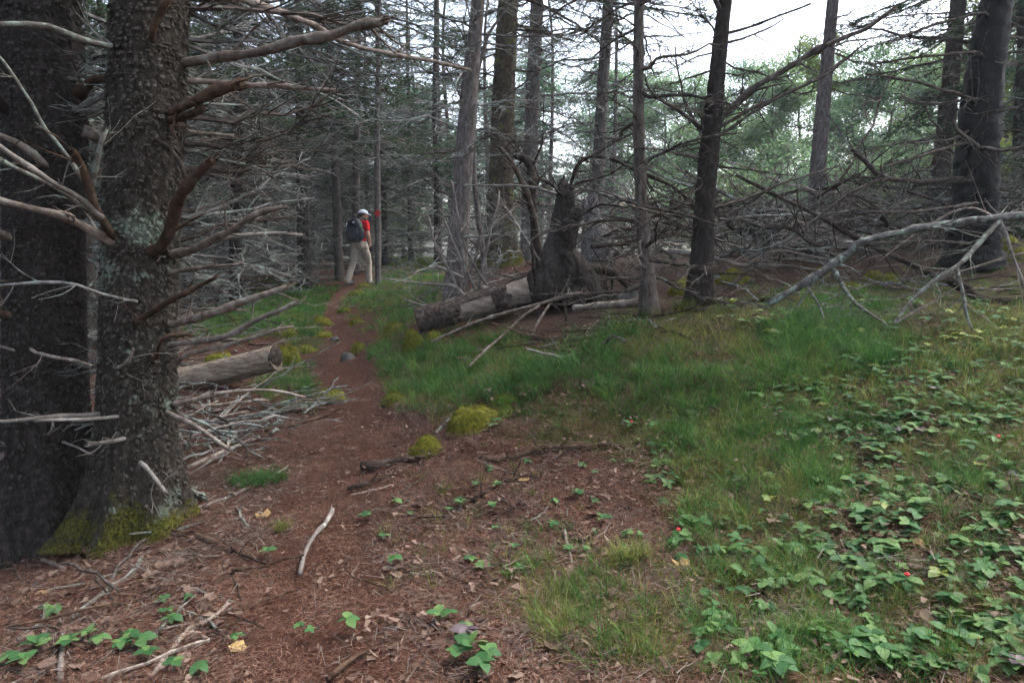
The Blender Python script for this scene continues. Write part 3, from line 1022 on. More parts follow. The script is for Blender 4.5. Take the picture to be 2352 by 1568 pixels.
T2BR = [  # pixel line with depth, radius in px at start and end, material, twigs
    ([(400, 148, 3.9), (560, 125, 3.85), (700, 92, 3.8), (800, 66, 3.8), (884, 46, 3.8)], 12, 9, 'deadwood', 3),
    ([(400, 182, 3.95), (540, 192, 4.1), (640, 198, 4.2), (770, 208, 4.3)], 9, 4, 'deadwood', 9),
    ([(395, 258, 3.8), (470, 220, 3.6), (545, 192, 3.5)], 8, 11, 'brownwood', 0),
    ([(395, 275, 3.8), (440, 262, 3.7), (468, 253, 3.65)], 9, 8, 'brownwood', 0),
    ([(395, 298, 3.95), (460, 306, 4.1), (532, 313, 4.2)], 5, 4, 'deadwood', 2),
    ([(362, 572, 3.72), (392, 530, 3.6), (415, 445, 3.5), (450, 408, 3.45), (486, 370, 3.4)], 14, 9, 'brownwood', 1),
    ([(390, 585, 3.85), (450, 570, 3.75), (530, 530, 3.7), (590, 492, 3.7), (655, 478, 3.7)], 13, 4, 'deadwood', 5),
    ([(440, 572, 3.76), (500, 553, 3.8), (580, 540, 3.85), (690, 538, 3.9)], 8, 4, 'palewood', 3),
    ([(395, 625, 3.85), (470, 613, 3.8), (556, 606, 3.8)], 6, 3, 'deadwood', 1),
    ([(312, 738, 3.72), (390, 695, 3.5), (430, 672, 3.4), (490, 640, 3.3)], 9, 4, 'brownwood', 1),
    ([(395, 742, 3.85), (500, 716, 3.75), (600, 678, 3.7), (660, 656, 3.7)], 10, 6, 'deadwood', 4),
    ([(390, 792, 3.85), (520, 770, 3.8), (620, 722, 3.8), (686, 695, 3.8)], 7, 5, 'palewood', 6),
    ([(392, 792, 3.88), (470, 785, 3.9), (562, 780, 3.9)], 5, 3, 'palewood', 2),
    ([(385, 845, 3.85), (440, 812, 3.8), (560, 781, 3.8), (665, 745, 3.8)], 8, 4, 'deadwood', 6),
    ([(356, 822, 3.72), (376, 778, 3.62), (432, 772, 3.55)], 6, 4, 'brownwood', 0),
    ([(385, 950, 3.85), (460, 985, 3.65), (522, 1037, 3.5)], 6, 4, 'deadwood', 0),
    ([(395, 925, 3.9), (500, 905, 3.9), (620, 897, 3.95), (700, 912, 4.0)], 6, 3, 'deadwood', 5),
    ([(322, 1062, 3.62), (350, 1088, 3.5), (378, 1132, 3.42)], 5, 4, 'palewood', 0),
    ([(272, 556, 3.75), (235, 500, 3.6), (212, 455, 3.5), (185, 375, 3.4), (165, 345, 3.35)], 11, 5, 'brownwood', 3),
    ([(232, 500, 3.58), (180, 455, 3.45), (110, 412, 3.3), (-30, 322, 3.1)], 7, 5, 'palewood', 2),
    ([(228, 505, 3.6), (150, 448, 3.45), (60, 400, 3.35), (-30, 350, 3.2)], 5, 4, 'lichwood', 2),
    ([(255, 556, 3.72), (180, 515, 3.6), (130, 490, 3.5), (-40, 452, 3.3)], 11, 8, 'deadwood', 1),
    ([(262, 106, 3.75), (180, 92, 3.6), (90, 58, 3.5), (-30, 56, 3.4)], 7, 5, 'lichwood', 1),
    ([(195, 420, 3.5), (120, 320, 3.4), (60, 220, 3.3), (-20, 110, 3.2)], 4, 3, 'lichwood', 2),
    ([(205, 450, 3.5), (228, 350, 3.4), (242, 305, 3.38)], 6, 4, 'lichwood', 2),
    ([(285, 956, 3.72), (180, 963, 3.55), (72, 966, 3.45)], 5, 3, 'palewood', 1),
    ([(235, 950, 3.75), (110, 958, 3.5), (-30, 966, 3.35)], 6, 5, 'palewood', 2),
    ([(310, 690, 3.72), (230, 672, 3.55), (140, 648, 3.5), (-20, 655, 3.4)], 4, 3, 'twig', 4),
    ([(292, 1002, 3.72), (250, 1012, 3.6), (208, 1024, 3.55)], 5, 4, 'palewood', 1),
    ([(265, 848, 3.74), (290, 832, 3.62), (305, 805, 3.6)], 4, 3, 'palewood', 2),
    ([(395, -30, 3.9), (560, 2, 4.2), (700, 48, 4.5), (800, 100, 4.8), (920, 128, 5.1), (1080, 160, 5.4)], 11, 5, 'deadwood', 10),
    ([(350, 95, 3.75), (355, 55, 3.65), (395, -20, 3.6)], 9, 7, 'brownwood', 0),
    ([(355, 320, 3.75), (400, 350, 3.6), (430, 420, 3.5)], 6, 4, 'darkwood', 0),
    ([(190, 300, 4.0), (250, 318, 4.1), (290, 330, 4.15)], 10, 9, 'deadwood', 0),
    ([(180, 215, 4.0), (215, 185, 3.95), (270, 180, 4.0)], 11, 8, 'brownwood', 0),
]
for i, (pl, w0, w1, mt, tw) in enumerate(T2BR):
    Ym = pl[0][2]
    tube_branch(px_line(pl, C2, .30), w0 * Ym / F, w1 * Ym / F, mt, b2, k=8, twigs=tw + 2, seed=i + 40, parent=t2, tw=.16)
for i, (pl, w0, w1, mt) in enumerate([
    ([(100, 380, 3.85), (40, 330, 3.75), (-30, 300, 3.7)], 8, 6, 'deadwood'), ([(30, 265, 3.95), (0, 235, 3.8), (-40, 200, 3.7)], 14, 12, 'darkwood'),
    ([(70, 800, 3.86), (110, 816, 3.7), (205, 838, 3.6)], 5, 3, 'deadwood'), ([(40, 550, 3.9), (0, 540, 3.8), (-40, 530, 3.7)], 10, 9, 'deadwood'),
    ([(40, 725, 3.9), (0, 718, 3.8), (-40, 715, 3.7)], 9, 8, 'brownwood'), ([(50, 810, 3.9), (0, 795, 3.75), (-40, 785, 3.7)], 4, 3, 'palewood'),
    ([(40, 1035, 3.95), (0, 1050, 3.8), (-40, 1060, 3.75)], 9, 7, 'deadwood'), ([(40, 1170, 3.95), (0, 1180, 3.8), (-40, 1190, 3.75)], 8, 6, 'deadwood'),
    ([(110, 1000, 3.86), (118, 985, 3.8), (122, 970, 3.78)], 3, 2, 'palewood'), ([(160, 1020, 3.88), (190, 1035, 3.8), (215, 1045, 3.75)], 3, 2, 'palewood')]):
    tube_branch(px_line(pl, C1, .32), w0 * 3.8 / F, w1 * 3.8 / F, mt, b1, k=8, twigs=1, seed=i + 90, parent=t1)
rg = np.random.default_rng(21)
# finer dead boughs round both trunks, mostly away from the camera
for root, b, C, s, rr in ((t2, b2, C2, s2, r2), (t1, b1, C1, s1, r1)):
    whorls(root, C, s, rr, b, DEAD, .5, 3.3, .17, 4, (.7, 1.5), (-.35, .2), rg, skip=lambda az, h: math.sin(az) < -.1 or (h < 2.0 and math.cos(az) > .35))
    whorls(root, C, s, rr, b, DEAD, .4, 2.0, .22, 2, (.5, .85), (-.35, .2), rg, skip=lambda az, h: math.sin(az) < -.1)

for _ in range(34):
    h, az, L = rg.uniform(1.5, 3.6), rg.uniform(.1, 1.5), rg.uniform(.9, 1.6)
    p = spine_at(C2, s2, h)
    e_ = rg.uniform(-.12, .3)
    if not shades_hiker(p, az, L, e_):
        link('branch', (DEAD[:6] + DEADK)[rg.integers(0, 16)], t2, p - b2, (rg.uniform(-.6, .6), -e_, az), L)
# moss on the roots of the big spruce
def moss_blob(c, rx, ry, rz, mat, seed, name, parent=None, hairs=700, hl=.010, flat=.0):
    """a cushion of moss: lumpy body and short shoots"""
    mb = MB()
    nu, nv = 26, 12
    u = np.arange(nu) * 2 * math.pi / nu
    v = np.linspace(-.35, math.pi / 2 - .06, nv)
    D = np.array([[math.cos(b) * math.cos(a), math.cos(b) * math.sin(a), math.sin(b)] for b in v for a in u])
    k = 1 + .18 * noise3(D * 2.2 + seed * 7.3, seed) + .10 * noise3(D * 5.5 + seed, seed + 2)
    P = D * k[:, None] * np.array([rx, ry, rz])
    mb.add(P + c, tube_faces(nv, nu, True))
    return mb, P + c, D

# --- named trees of the middle distance
M3 = mid_tree('spruce_tree', 'straight grey spruce trunk with dead snags just behind the sawn log', (1045, 694), 8.6, [(1046, 660, 52), (1056, 500, 46), (1066, 350, 42), (1078, 200, 36), (1093, 60, 31), (1098, 0, 30)], 'bark_grey', DEAD, 31, Lr=(.5, 1.5), gap=.3, per=4)
M4 = mid_tree('spruce_tree', 'thick dark moss-streaked spruce trunk with spreading root base', (1153, 608), 11.0, [(1152, 570, 70), (1150, 500, 62), (1152, 350, 54), (1158, 200, 50), (1164, 60, 46), (1168, 0, 44)], 'bark_moss', DEADK, 32, Lr=(.6, 1.8), gap=.32, per=4, flare=.9, flare_h=.22, lobes=5)
M6 = mid_tree('spruce_tree', 'slim greenish grey trunk with thin dead branches beside the uprooted stump', (1492, 717), 6.3, [(1490, 690, 42), (1484, 600, 34), (1474, 500, 28), (1468, 350, 26), (1466, 200, 24), (1467, 60, 22), (1468, 0, 21)], 'bark', DEADK, 33, Lr=(.5, 1.4), gap=.28, per=4, flare=.45)
M7 = mid_tree('spruce_tree', 'dark brown trunk forking out long bare rising branches against the white sky', (1606, 692), 6.5, [(1608, 660, 60), (1614, 560, 50), (1620, 450, 46), (1628, 350, 44), (1640, 250, 40), (1652, 120, 34), (1662, 30, 30), (1666, 0, 29)], 'bark_dk', DEADK, 34, Lr=(.35, .8), gap=.33, per=3, flare=.5)
M8 = mid_tree('spruce_tree', 'straight brownish grey bare trunk rising from the brush pile', (1870, 596), 11.0, [(1870, 560, 38), (1874, 450, 36), (1884, 320, 33), (1894, 200, 29), (1908, 60, 25), (1913, 0, 24)], 'bark_grey', DEADK, 35, Lr=(.4, 1.2), gap=.5, per=3)
M9 = mid_tree('spruce_tree', 'thick wet black trunk with whitish resin streaks', (2232, 612), 7.6, [(2234, 590, 108), (2238, 480, 92), (2246, 330, 86), (2258, 200, 78), (2278, 60, 66), (2290, 0, 62)], 'wetbark', DEADK[:5] + GREEN[:4], 36, k=24, step=.03, Lr=(.6, 1.6), gap=.32, per=3, flare=.4, rough=.14)
M10 = mid_tree('spruce_tree', 'leaning grey-brown spruce trunk behind the wet black trunk', (2150, 580), 11.0, [(2152, 550, 44), (2160, 400, 40), (2172, 300, 37), (2190, 120, 33), (2202, 0, 31)], 'bark_dk', GREEN, 37, Lr=(.8, 1.9), gap=.34, per=4, h0=1.2, elev=(-.3, .12), crown_h=5.5)
M12 = mid_tree('spruce_tree', 'slim pale grey spruce trunk behind the uprooted stump', (1372, 600), 14.0, [(1372, 560, 30), (1374, 400, 28), (1384, 200, 26), (1394, 60, 24), (1398, 0, 23)], 'bark_grey', DEAD, 38, Lr=(.8, 2.0), gap=.28, per=4, crown_h=5.0)
M5 = mid_tree('spruce_tree', 'grey spruce trunk standing between the mossy trunk and the uprooted stump', (1212, 600), 13.5, [(1213, 570, 36), (1216, 400, 34), (1224, 200, 31), (1234, 0, 28)], 'bark_grey', DEAD, 39, Lr=(.8, 1.9), gap=.25, per=4, crown_h=5.0)
M13 = mid_tree('spruce_tree', 'very slim grey trunk carrying a red diamond marker beside the hiker', (868, 642), 14.8, [(868, 620, 14), (867, 480, 14), (866, 330, 13), (868, 180, 11), (869, 100, 10)], 'bark_grey', DEAD, 41, top_z=8, Lr=(.5, 1.4), gap=.3, per=3, h0=1.0, crown_h=5.5, flare=.25)
M14 = mid_tree('spruce_tree', 'slim pale grey trunk standing directly behind the hiker', (818, 600), 16.5, [(817, 560, 20), (818, 400, 17), (820, 250, 14), (822, 150, 12)], 'bark_grey', DEAD, 42, Lr=(.8, 1.8), gap=.26, per=4, h0=.8, crown_h=3.3)
M16 = mid_tree('spruce_tree', 'lichened grey trunk in the thicket between the hiker and the log pile', (778, 590), 15.5, [(776, 560, 20), (772, 420, 18), (764, 290, 15), (760, 200, 12)], 'bark', DEAD, 43, Lr=(.9, 1.9), gap=.24, per=5, h0=.3, crown_h=3.3)
M17 = mid_tree('spruce_tree', 'dark trunk deep in the dead-branch thicket beyond the big spruces', (698, 612), 14.5, [(697, 580, 28), (694, 450, 25), (690, 300, 21), (688, 200, 18)], 'bark_dk', DEAD, 44, Lr=(1.0, 2.1), gap=.22, per=5, h0=.2, crown_h=3.3)
M18 = mid_tree('spruce_tree', 'shaded trunk wrapped in dead branches next to the big lichen-covered spruce', (540, 625), 12.5, [(541, 580, 28), (544, 400, 26), (546, 200, 22), (548, 0, 18)], 'bark_dk', DEAD, 45, Lr=(1.0, 2.2), gap=.20, per=5, h0=.2, crown_h=3.3)
M19 = mid_tree('spruce_tree', 'leafy-twigged spruce trunk at the edge past the wet black trunk', (2345, 560), 10.5, [(2344, 520, 42), (2346, 400, 38), (2352, 200, 34), (2360, 0, 30)], 'bark_dk', GREEN, 46, Lr=(.8, 1.7), gap=.25, per=4, h0=.9, elev=(-.3, .15), crown_h=5)
M20 = mid_tree('sapling', 'thin bowed pale sapling hugging the grey trunk behind the log', (1116, 642), 8.9, [(1112, 600, 14), (1098, 500, 13), (1088, 400, 12), (1088, 300, 10), (1096, 170, 9), (1120, 80, 8), (1160, 25, 6)], 'bark_grey', DEAD, 47, top_z=5.4, k=8, Lr=(.3, .7), gap=.4, per=2, h0=.5, h1=4, crown=False, flare=.2)

for root, b, C_, lst in ((M7[0], M7[1], M7[2], [
        ([(1655, 275, 6.5), (1720, 212, 6.4), (1800, 162, 6.3), (1900, 105, 6.2), (1985, 68, 6.15), (2060, 15, 6.1)], 13, 5, 16),
        ([(1650, 292, 6.5), (1730, 250, 6.6), (1850, 195, 6.7), (1960, 125, 6.8)], 9, 4, 14),
        ([(1640, 320, 6.5), (1690, 285, 6.4), (1760, 240, 6.3), (1900, 170, 6.2), (1990, 100, 6.2)], 7, 3, 10),
        ([(1620, 300, 6.5), (1560, 258, 6.4), (1500, 215, 6.3), (1480, 170, 6.3)], 9, 3, 12), ([(1612, 310, 6.5), (1575, 240, 6.6), (1560, 180, 6.7), (1548, 110, 6.7)], 7, 3, 12),
        ([(1660, 82, 6.5), (1750, 52, 6.5), (1860, 8, 6.5)], 6, 3, 5), ([(1655, 100, 6.5), (1700, 90, 6.4), (1760, 70, 6.4), (1800, 45, 6.4)], 5, 2, 8), ([(1660, 35, 6.5), (1648, 15, 6.45), (1630, -30, 6.4)], 9, 8, 0),
        ([(1628, 380, 6.5), (1700, 388, 6.3), (1810, 402, 6.1)], 5, 2, 8), ([(1610, 365, 6.5), (1530, 347, 6.3), (1440, 335, 6.2)], 6, 3, 10), ([(1600, 500, 6.5), (1520, 490, 6.2), (1440, 470, 6.0)], 7, 3, 10),
        ([(1625, 482, 6.5), (1700, 462, 6.4), (1800, 421, 6.3), (1930, 380, 6.2)], 6, 3, 12), ([(1600, 540, 6.5), (1530, 500, 6.3), (1480, 420, 6.2)], 5, 2, 10)]),
    (M9[0], M9[1], M9[2], [([(2215, 412, 7.4), (2120, 418, 7.1), (2030, 406, 6.9), (1978, 362, 6.8), (1960, 345, 6.8)], 12, 7, 12), ([(2035, 408, 6.9), (1960, 440, 6.8), (1890, 490, 6.8), (1850, 520, 6.8)], 7, 3, 12),
        ([(2240, 468, 7.3), (2150, 480, 7.0), (2060, 488, 6.8), (1968, 482, 6.7)], 7, 3, 12), ([(2215, 330, 7.4), (2120, 355, 7.1), (2020, 385, 6.9)], 6, 3, 12), ([(2230, 225, 7.4), (2110, 190, 7.2), (1990, 170, 7.0)], 8, 3, 18),
        ([(2235, 120, 7.4), (2130, 130, 7.1), (2010, 145, 7.0)], 7, 3, 18), ([(2225, 560, 7.4), (2120, 552, 7.1), (2000, 560, 6.9)], 6, 3, 10), ([(2240, 330, 7.2), (2200, 300, 7.0), (2190, 280, 7.0)], 8, 5, 3),
        ([(2260, 340, 7.3), (2300, 345, 7.0), (2380, 335, 6.9)], 8, 6, 5), ([(2270, 260, 7.3), (2330, 250, 7.1), (2400, 230, 7.0)], 6, 4, 8), ([(2250, 30, 7.4), (2140, 60, 7.2), (2040, 100, 7.0)], 6, 3, 16), ([(2215, 520, 7.4), (2290, 500, 7.0), (2380, 480, 6.8)], 6, 4, 6)]),
    (M6[0], M6[1], M6[2], [([(1475, 520, 6.3), (1400, 548, 6.1), (1320, 545, 6.0)], 4, 2, 5), ([(1470, 505, 6.3), (1420, 500, 6.2), (1350, 488, 6.0)], 5, 2, 6), ([(1478, 475, 6.3), (1560, 490, 6.3), (1650, 520, 6.3)], 6, 3, 5),
        ([(1468, 380, 6.3), (1390, 395, 6.2), (1330, 400, 6.1)], 4, 2, 6), ([(1480, 560, 6.3), (1400, 600, 6.1), (1340, 625, 6.0)], 4, 2, 4), ([(1465, 90, 6.3), (1400, 130, 6.2), (1330, 150, 6.1)], 4, 2, 8)]),
    (M3[0], M3[1], M3[2], [([(1058, 460, 8.6), (1010, 440, 8.5), (960, 400, 8.4)], 5, 2, 6), ([(1075, 250, 8.6), (1040, 190, 8.5), (1010, 120, 8.4)], 5, 2, 6), ([(1085, 130, 8.6), (1050, 60, 8.5), (1000, 30, 8.4)], 4, 2, 6)])):
    for i, (pl, w0, w1, tw) in enumerate(lst):
        tube_branch(px_line(pl, C_, .6), w0 * .68 * pl[0][2] / F, w1 * .55 * pl[0][2] / F, 'twig_dk', b, k=6, twigs=int(tw * 1.5), seed=600 + i + int(b[0] * 10), parent=root, tw=.26)

# --- resin streaks on the wet trunk
rgs = np.random.default_rng(5)
# --- trees of the stand, copied
def stand_proto(seed, H, dead_hi, lib, trunkmat, crown0, crownL, ncrown, ndead, Ld, glib):
    rg = np.random.default_rng(seed)
    r = H * .0085
    line = [(0, 0, -.1)] + [(rg.normal(0, .02) * z, rg.normal(0, .02) * z, z) for z in np.linspace(.6, H, 7)]
    q, f, C, rr, fl, s = trunk_geo(line, np.interp([p[2] for p in line], [0, H], [r, .012]), 10, .3, .4, .15, 4, .08, seed, 18)
    mb = MB()
    mb.add(q, f)
    tr = mb.mesh('trunk', trunkmat, True)
    it = []
    for i in range(ndead):
        z = rg.uniform(.15, dead_hi)
        c = spine_at(C, s, z + .1)
        it.append((lib[rg.integers(0, len(lib))], trs(c, (rg.uniform(-.5, .5), rg.uniform(-.22, .34), rg.uniform(0, 6.28)), rg.uniform(*Ld))))
    db = meshes_join(it, 'dead_branches')
    cr = crown_mesh(seed + 9, crown0, H, crownL, glib, ncrown)
    return tr, db, cr

DEADS = [dead_branch(150 + i, curve=random.uniform(-.22, .14), twigs=10, sub=2, r0=.009, kx=4).mesh('dead_branch_small', 'twig') for i in range(8)]
PROTO = [stand_proto(700 + i, 9.5 + i * .5, 4.6, DEADS, ['bark_dk', 'bark', 'bark_grey', 'bark_dk'][i], [3.2, 2.3, 3.0, 2.0][i], 2.1, 80, 96, (1.0, 2.3), GREEN) for i in range(4)]
PROTOG = [stand_proto(750 + i, 9.0 + i, 2.8, DEADS, ['bark_grey', 'bark'][i], 1.6, 2.2, 85, 34, (.9, 1.9), GREENL) for i in range(2)]

def put_stand(px, Y, proto, label, group, sc, rz, stuffy=True):
    x = at(px, 600, Y)[0]
    root = thing('spruce_tree', label, 'tree', (x, Y, gz(x, Y) - .03), rz, group, sc)
    for nm, me in zip(('trunk', 'dead_branches', 'crown'), proto):
        o = link(nm, me, root)
        if nm == 'dead_branches':
            o['kind'] = 'stuff'
    return root

rg = np.random.default_rng(77)
spots = []
for tries in range(4000):
    if len(spots) >= 62:
        break
    px, Y = rg.uniform(-330, 1010), rg.uniform(9.5, 30)
    if 640 < px and Y < 16 and px < 1010:
        continue
    if 690 < px < 970 and Y < 18.6:
        continue
    if 480 < px < 690 and Y < 16.5:
        continue
    if 860 < px < 1000 and Y < 24:
        continue
    if px > 380 and Y < 11.5:
        continue
    x = (px - CX) / F * Y
    if any((x - a) ** 2 + (Y - c) ** 2 < 1.15 ** 2 for a, c in spots):
        continue
    spots.append((x, Y))
    k = int(rg.integers(0, 4))
    sc_ = rg.uniform(.8, 1.15)
    put_stand(px, Y, PROTO[k], '%s %s-barked spruce of the dense dead-branched stand bordering the trail' % ('tall' if sc_ > .98 else 'shorter', ['dark', 'lichen', 'grey', 'blackish'][k]), 'spruces of the dense stand beyond the two big trunks', sc_, rg.uniform(0, 6.28))
for i in range(30):
    px, Y = rg.uniform(-350, 940), rg.uniform(28, 44)
    put_stand(px, Y, PROTO[i % 4] if i % 3 else PROTOG[i % 2], 'dim spruce closing the far end of the dense stand', 'spruces closing the far end of the stand', rg.uniform(1.0, 1.3), rg.uniform(0, 6.28))
for px, Y in [(885, 20.5), (945, 23), (1005, 18.8), (1035, 23.5)]:
    put_stand(px, Y, PROTO[1 + 2 * (px % 2)], 'dark-topped spruce overhanging the far end of the trail', 'spruces overhanging the far end of the trail', 1.05, px)
# unseen spruces of the same stand, added round the camera to shade the trunks
for i, (x, y) in enumerate([(-3.6, .2), (-2.2, -2.2), (.9, -2.6), (-5.2, -1.6), (-6.8, 2.6), (-1.2, -5), (3.2, -4.2), (-4.2, -5), (-8.2, .4), (.8, -7.5), (-6.5, -5)]):
    root = thing('spruce_tree', 'unseen spruce of the same stand, added to shade the two big trunks', 'tree', (x, y, gz(x, y) - .03), i, 'unseen spruces added to shade the two big trunks', 1.0)
    link('trunk', PROTO[i % 4][0], root)
    link('crown', PROTO[i % 4][2], root)
for px, Y in [(1010, 21), (1120, 20), (1260, 18.5), (1400, 20), (960, 27), (1230, 26), (900, 31), (1350, 28)]:
    put_stand(px, Y, (PROTOG if rg.uniform() < .85 else PROTO)[rg.integers(0, 2)], 'spruce with %s dead twigs beyond the sawn log %s' % (('pale', 'sparse', 'thick')[px % 3], 'near the mossy trunk' if px < 1220 else 'behind the upright root'), 'hazy spruces beyond the sawn log', rg.uniform(.8, 1.1), rg.uniform(0, 6.28))
for px, Y, sc in [(2060, 21, .6), (2290, 15, .9), (2420, 13, .9), (2330, 18, 1.0), (2480, 16, 1.0), (2450, 9.8, .85)]:
    put_stand(px, Y, PROTOG[rg.integers(0, 2)], 'green-twigged spruce standing behind the wet black trunk', 'green spruces behind the wet black trunk', sc, rg.uniform(0, 6.28))

# --- broadleaf trees on the far side of the rise
def leaf_tree(seed, H, spread, nleaf, mat, leaf=.085, low=.12):
    rg = np.random.default_rng(seed)
    tm, lm = MB(), MB()
    tr = smooth_line([(0, 0, -.1), (rg.normal(0, .15), rg.normal(0, .15), H * .35), (rg.normal(0, .3), rg.normal(0, .3), H * .7), (rg.normal(0, .4), rg.normal(0, .4), H * .96)], 14)
    tm.add(*tube(tr, np.linspace(H * .012, .012, 14), 7, True))
    cl = []
    for i in range(34):
        u = rg.uniform(low, 1.0)
        p = np.array([np.interp(u, np.linspace(0, 1, 14), tr[:, k]) for k in range(3)])
        a = rg.uniform(0, 6.28)
        L = spread * (1 - .55 * abs(u - .45)) * rg.uniform(.5, 1.1) * (1.15 - u * .6)
        e = p + np.array([math.cos(a) * L, math.sin(a) * L, L * rg.uniform(.1, .8)])
        q = smooth_line([p, (p + e) / 2 + np.array([0, 0, -.08 * L]), e], 6)
        tm.add(*tube(q, np.linspace(H * .0042, .006, 6), 4, False))
        for s in (.45, .7, .9, 1.05):
            cl.append((p + (e - p) * s + rg.normal(0, .15, 3), rg.uniform(.2, .46)))
    per = nleaf // len(cl)
    for c, r in cl:
        n = int(per * rg.uniform(.5, 1.5))
        P = c + rg.normal(0, 1, (n, 3)) * np.array([r, r, r * .55])
        a = rg.uniform(0, 6.28, n)
        el = rg.normal(-.2, .5, n)
        d = np.stack([np.cos(a) * np.cos(el), np.sin(a) * np.cos(el), np.sin(el)], -1)
        sdv = np.stack([-np.sin(a), np.cos(a), rg.normal(0, .35, n)], -1)
        sz = leaf * rg.uniform(.6, 1.25, n)[:, None]
        V = np.stack([P, P + d * sz * .55 + sdv * sz * .36, P + d * sz, P + d * sz * .55 - sdv * sz * .36], 1).reshape(-1, 3)
        lm.add(V, [(4 * i, 4 * i + 1, 4 * i + 2, 4 * i + 3) for i in range(n)])
    return tm.mesh('trunk', 'bark_grey', True), lm.mesh('crown', mat)

LEAFT = [leaf_tree(800 + i, [8.5, 7.5, 9.0][i], [2.3, 2.0, 2.5][i], 22000, ['leaf_far', 'leaf_far', 'leaf_yel'][i], .11) for i in range(3)]
BUSH = [leaf_tree(820 + i, [2.0, 1.5][i], [.95, .8][i], 3000, ['leaf_far', 'leaf_yel'][i], .07, .05) for i in range(2)]

def put_leaf(name, px, Y, pr, sc, label, cat, group):
    x = at(px, 600, Y)[0]
    root = thing(name, label, cat, (x, Y, gz(x, Y) - .03), rg.uniform(0, 6.28), group, sc)
    link('trunk', pr[0], root)
    link('crown', pr[1], root)
for px, Y, k, sc in [(1510, 27, 0, .82), (1600, 22, 1, .72), (1690, 25, 0, .80), (1770, 21, 1, .72), (1830, 25, 2, .85), (1900, 29, 0, .9), (1960, 22, 1, .8), (2030, 27, 2, .9), (2110, 24, 1, .9),
                     (1640, 33, 2, .85), (1450, 31, 1, 1.1), (2190, 28, 2, 1.0), (2290, 20, 2, .9), (2380, 17, 2, .85), (1760, 36, 0, .95), (2060, 38, 0, 1.1), (1560, 38, 0, .95), (2260, 33, 0, 1.1), (1380, 34, 0, 1.1), (1240, 33, 0, 1.1), (1130, 36, 1, 1.2), (970, 38, 0, 1.1), (820, 40, 1, 1.1)]:
    put_leaf('broadleaf_tree', px, Y, LEAFT[k], sc, '%s %s broadleaf tree in the mist beyond the brush pile' % ('far off' if Y > 30 else 'hazy', 'yellowish green' if k == 2 else ('rounded green' if k else 'tall pale green')), 'tree', 'broadleaf trees beyond the rise')
for px, Y, k, sc in [(1640, 15.5, 1, 1.0), (1760, 14.5, 0, .9), (1820, 16, 0, 1.0), (2030, 14.5, 1, .95), (2080, 15.5, 0, 1.1), (2120, 13.5, 1, .8), (2310, 12.5, 1, 1.0), (2330, 14, 1, 1.2), (945, 25, 1, 1.1), (925, 27, 0, 1.2), (1560, 16, 0, .9), (1930, 15, 0, 1.0), (2200, 14, 1, .9)]:
    put_leaf('leafy_bush', px, Y, BUSH[k], sc, '%s low leafy bush growing behind the dead brush' % ('yellow-green' if k else 'mid green'), 'bush', 'leafy bushes behind the brush pile')
def fir_sapling(px, Y, H):
    x = at(px, 600, Y)[0]
    root = thing('spruce_sapling', 'small fresh green spruce sapling growing out of the grey brush', 'tree', (x, Y, gz(x, Y)))
    mb = MB()
    mb.add(*tube([(0, 0, -.05), (.01, 0, H * .5), (0, .01, H)], [.016, .011, .004], 6))
    link('trunk', mb.mesh('trunk', 'bark'), root)
    link('crown', crown_mesh(99, .15, H, .75, GREENL, 44), root)
fir_sapling(2030, 12.0, 1.75)

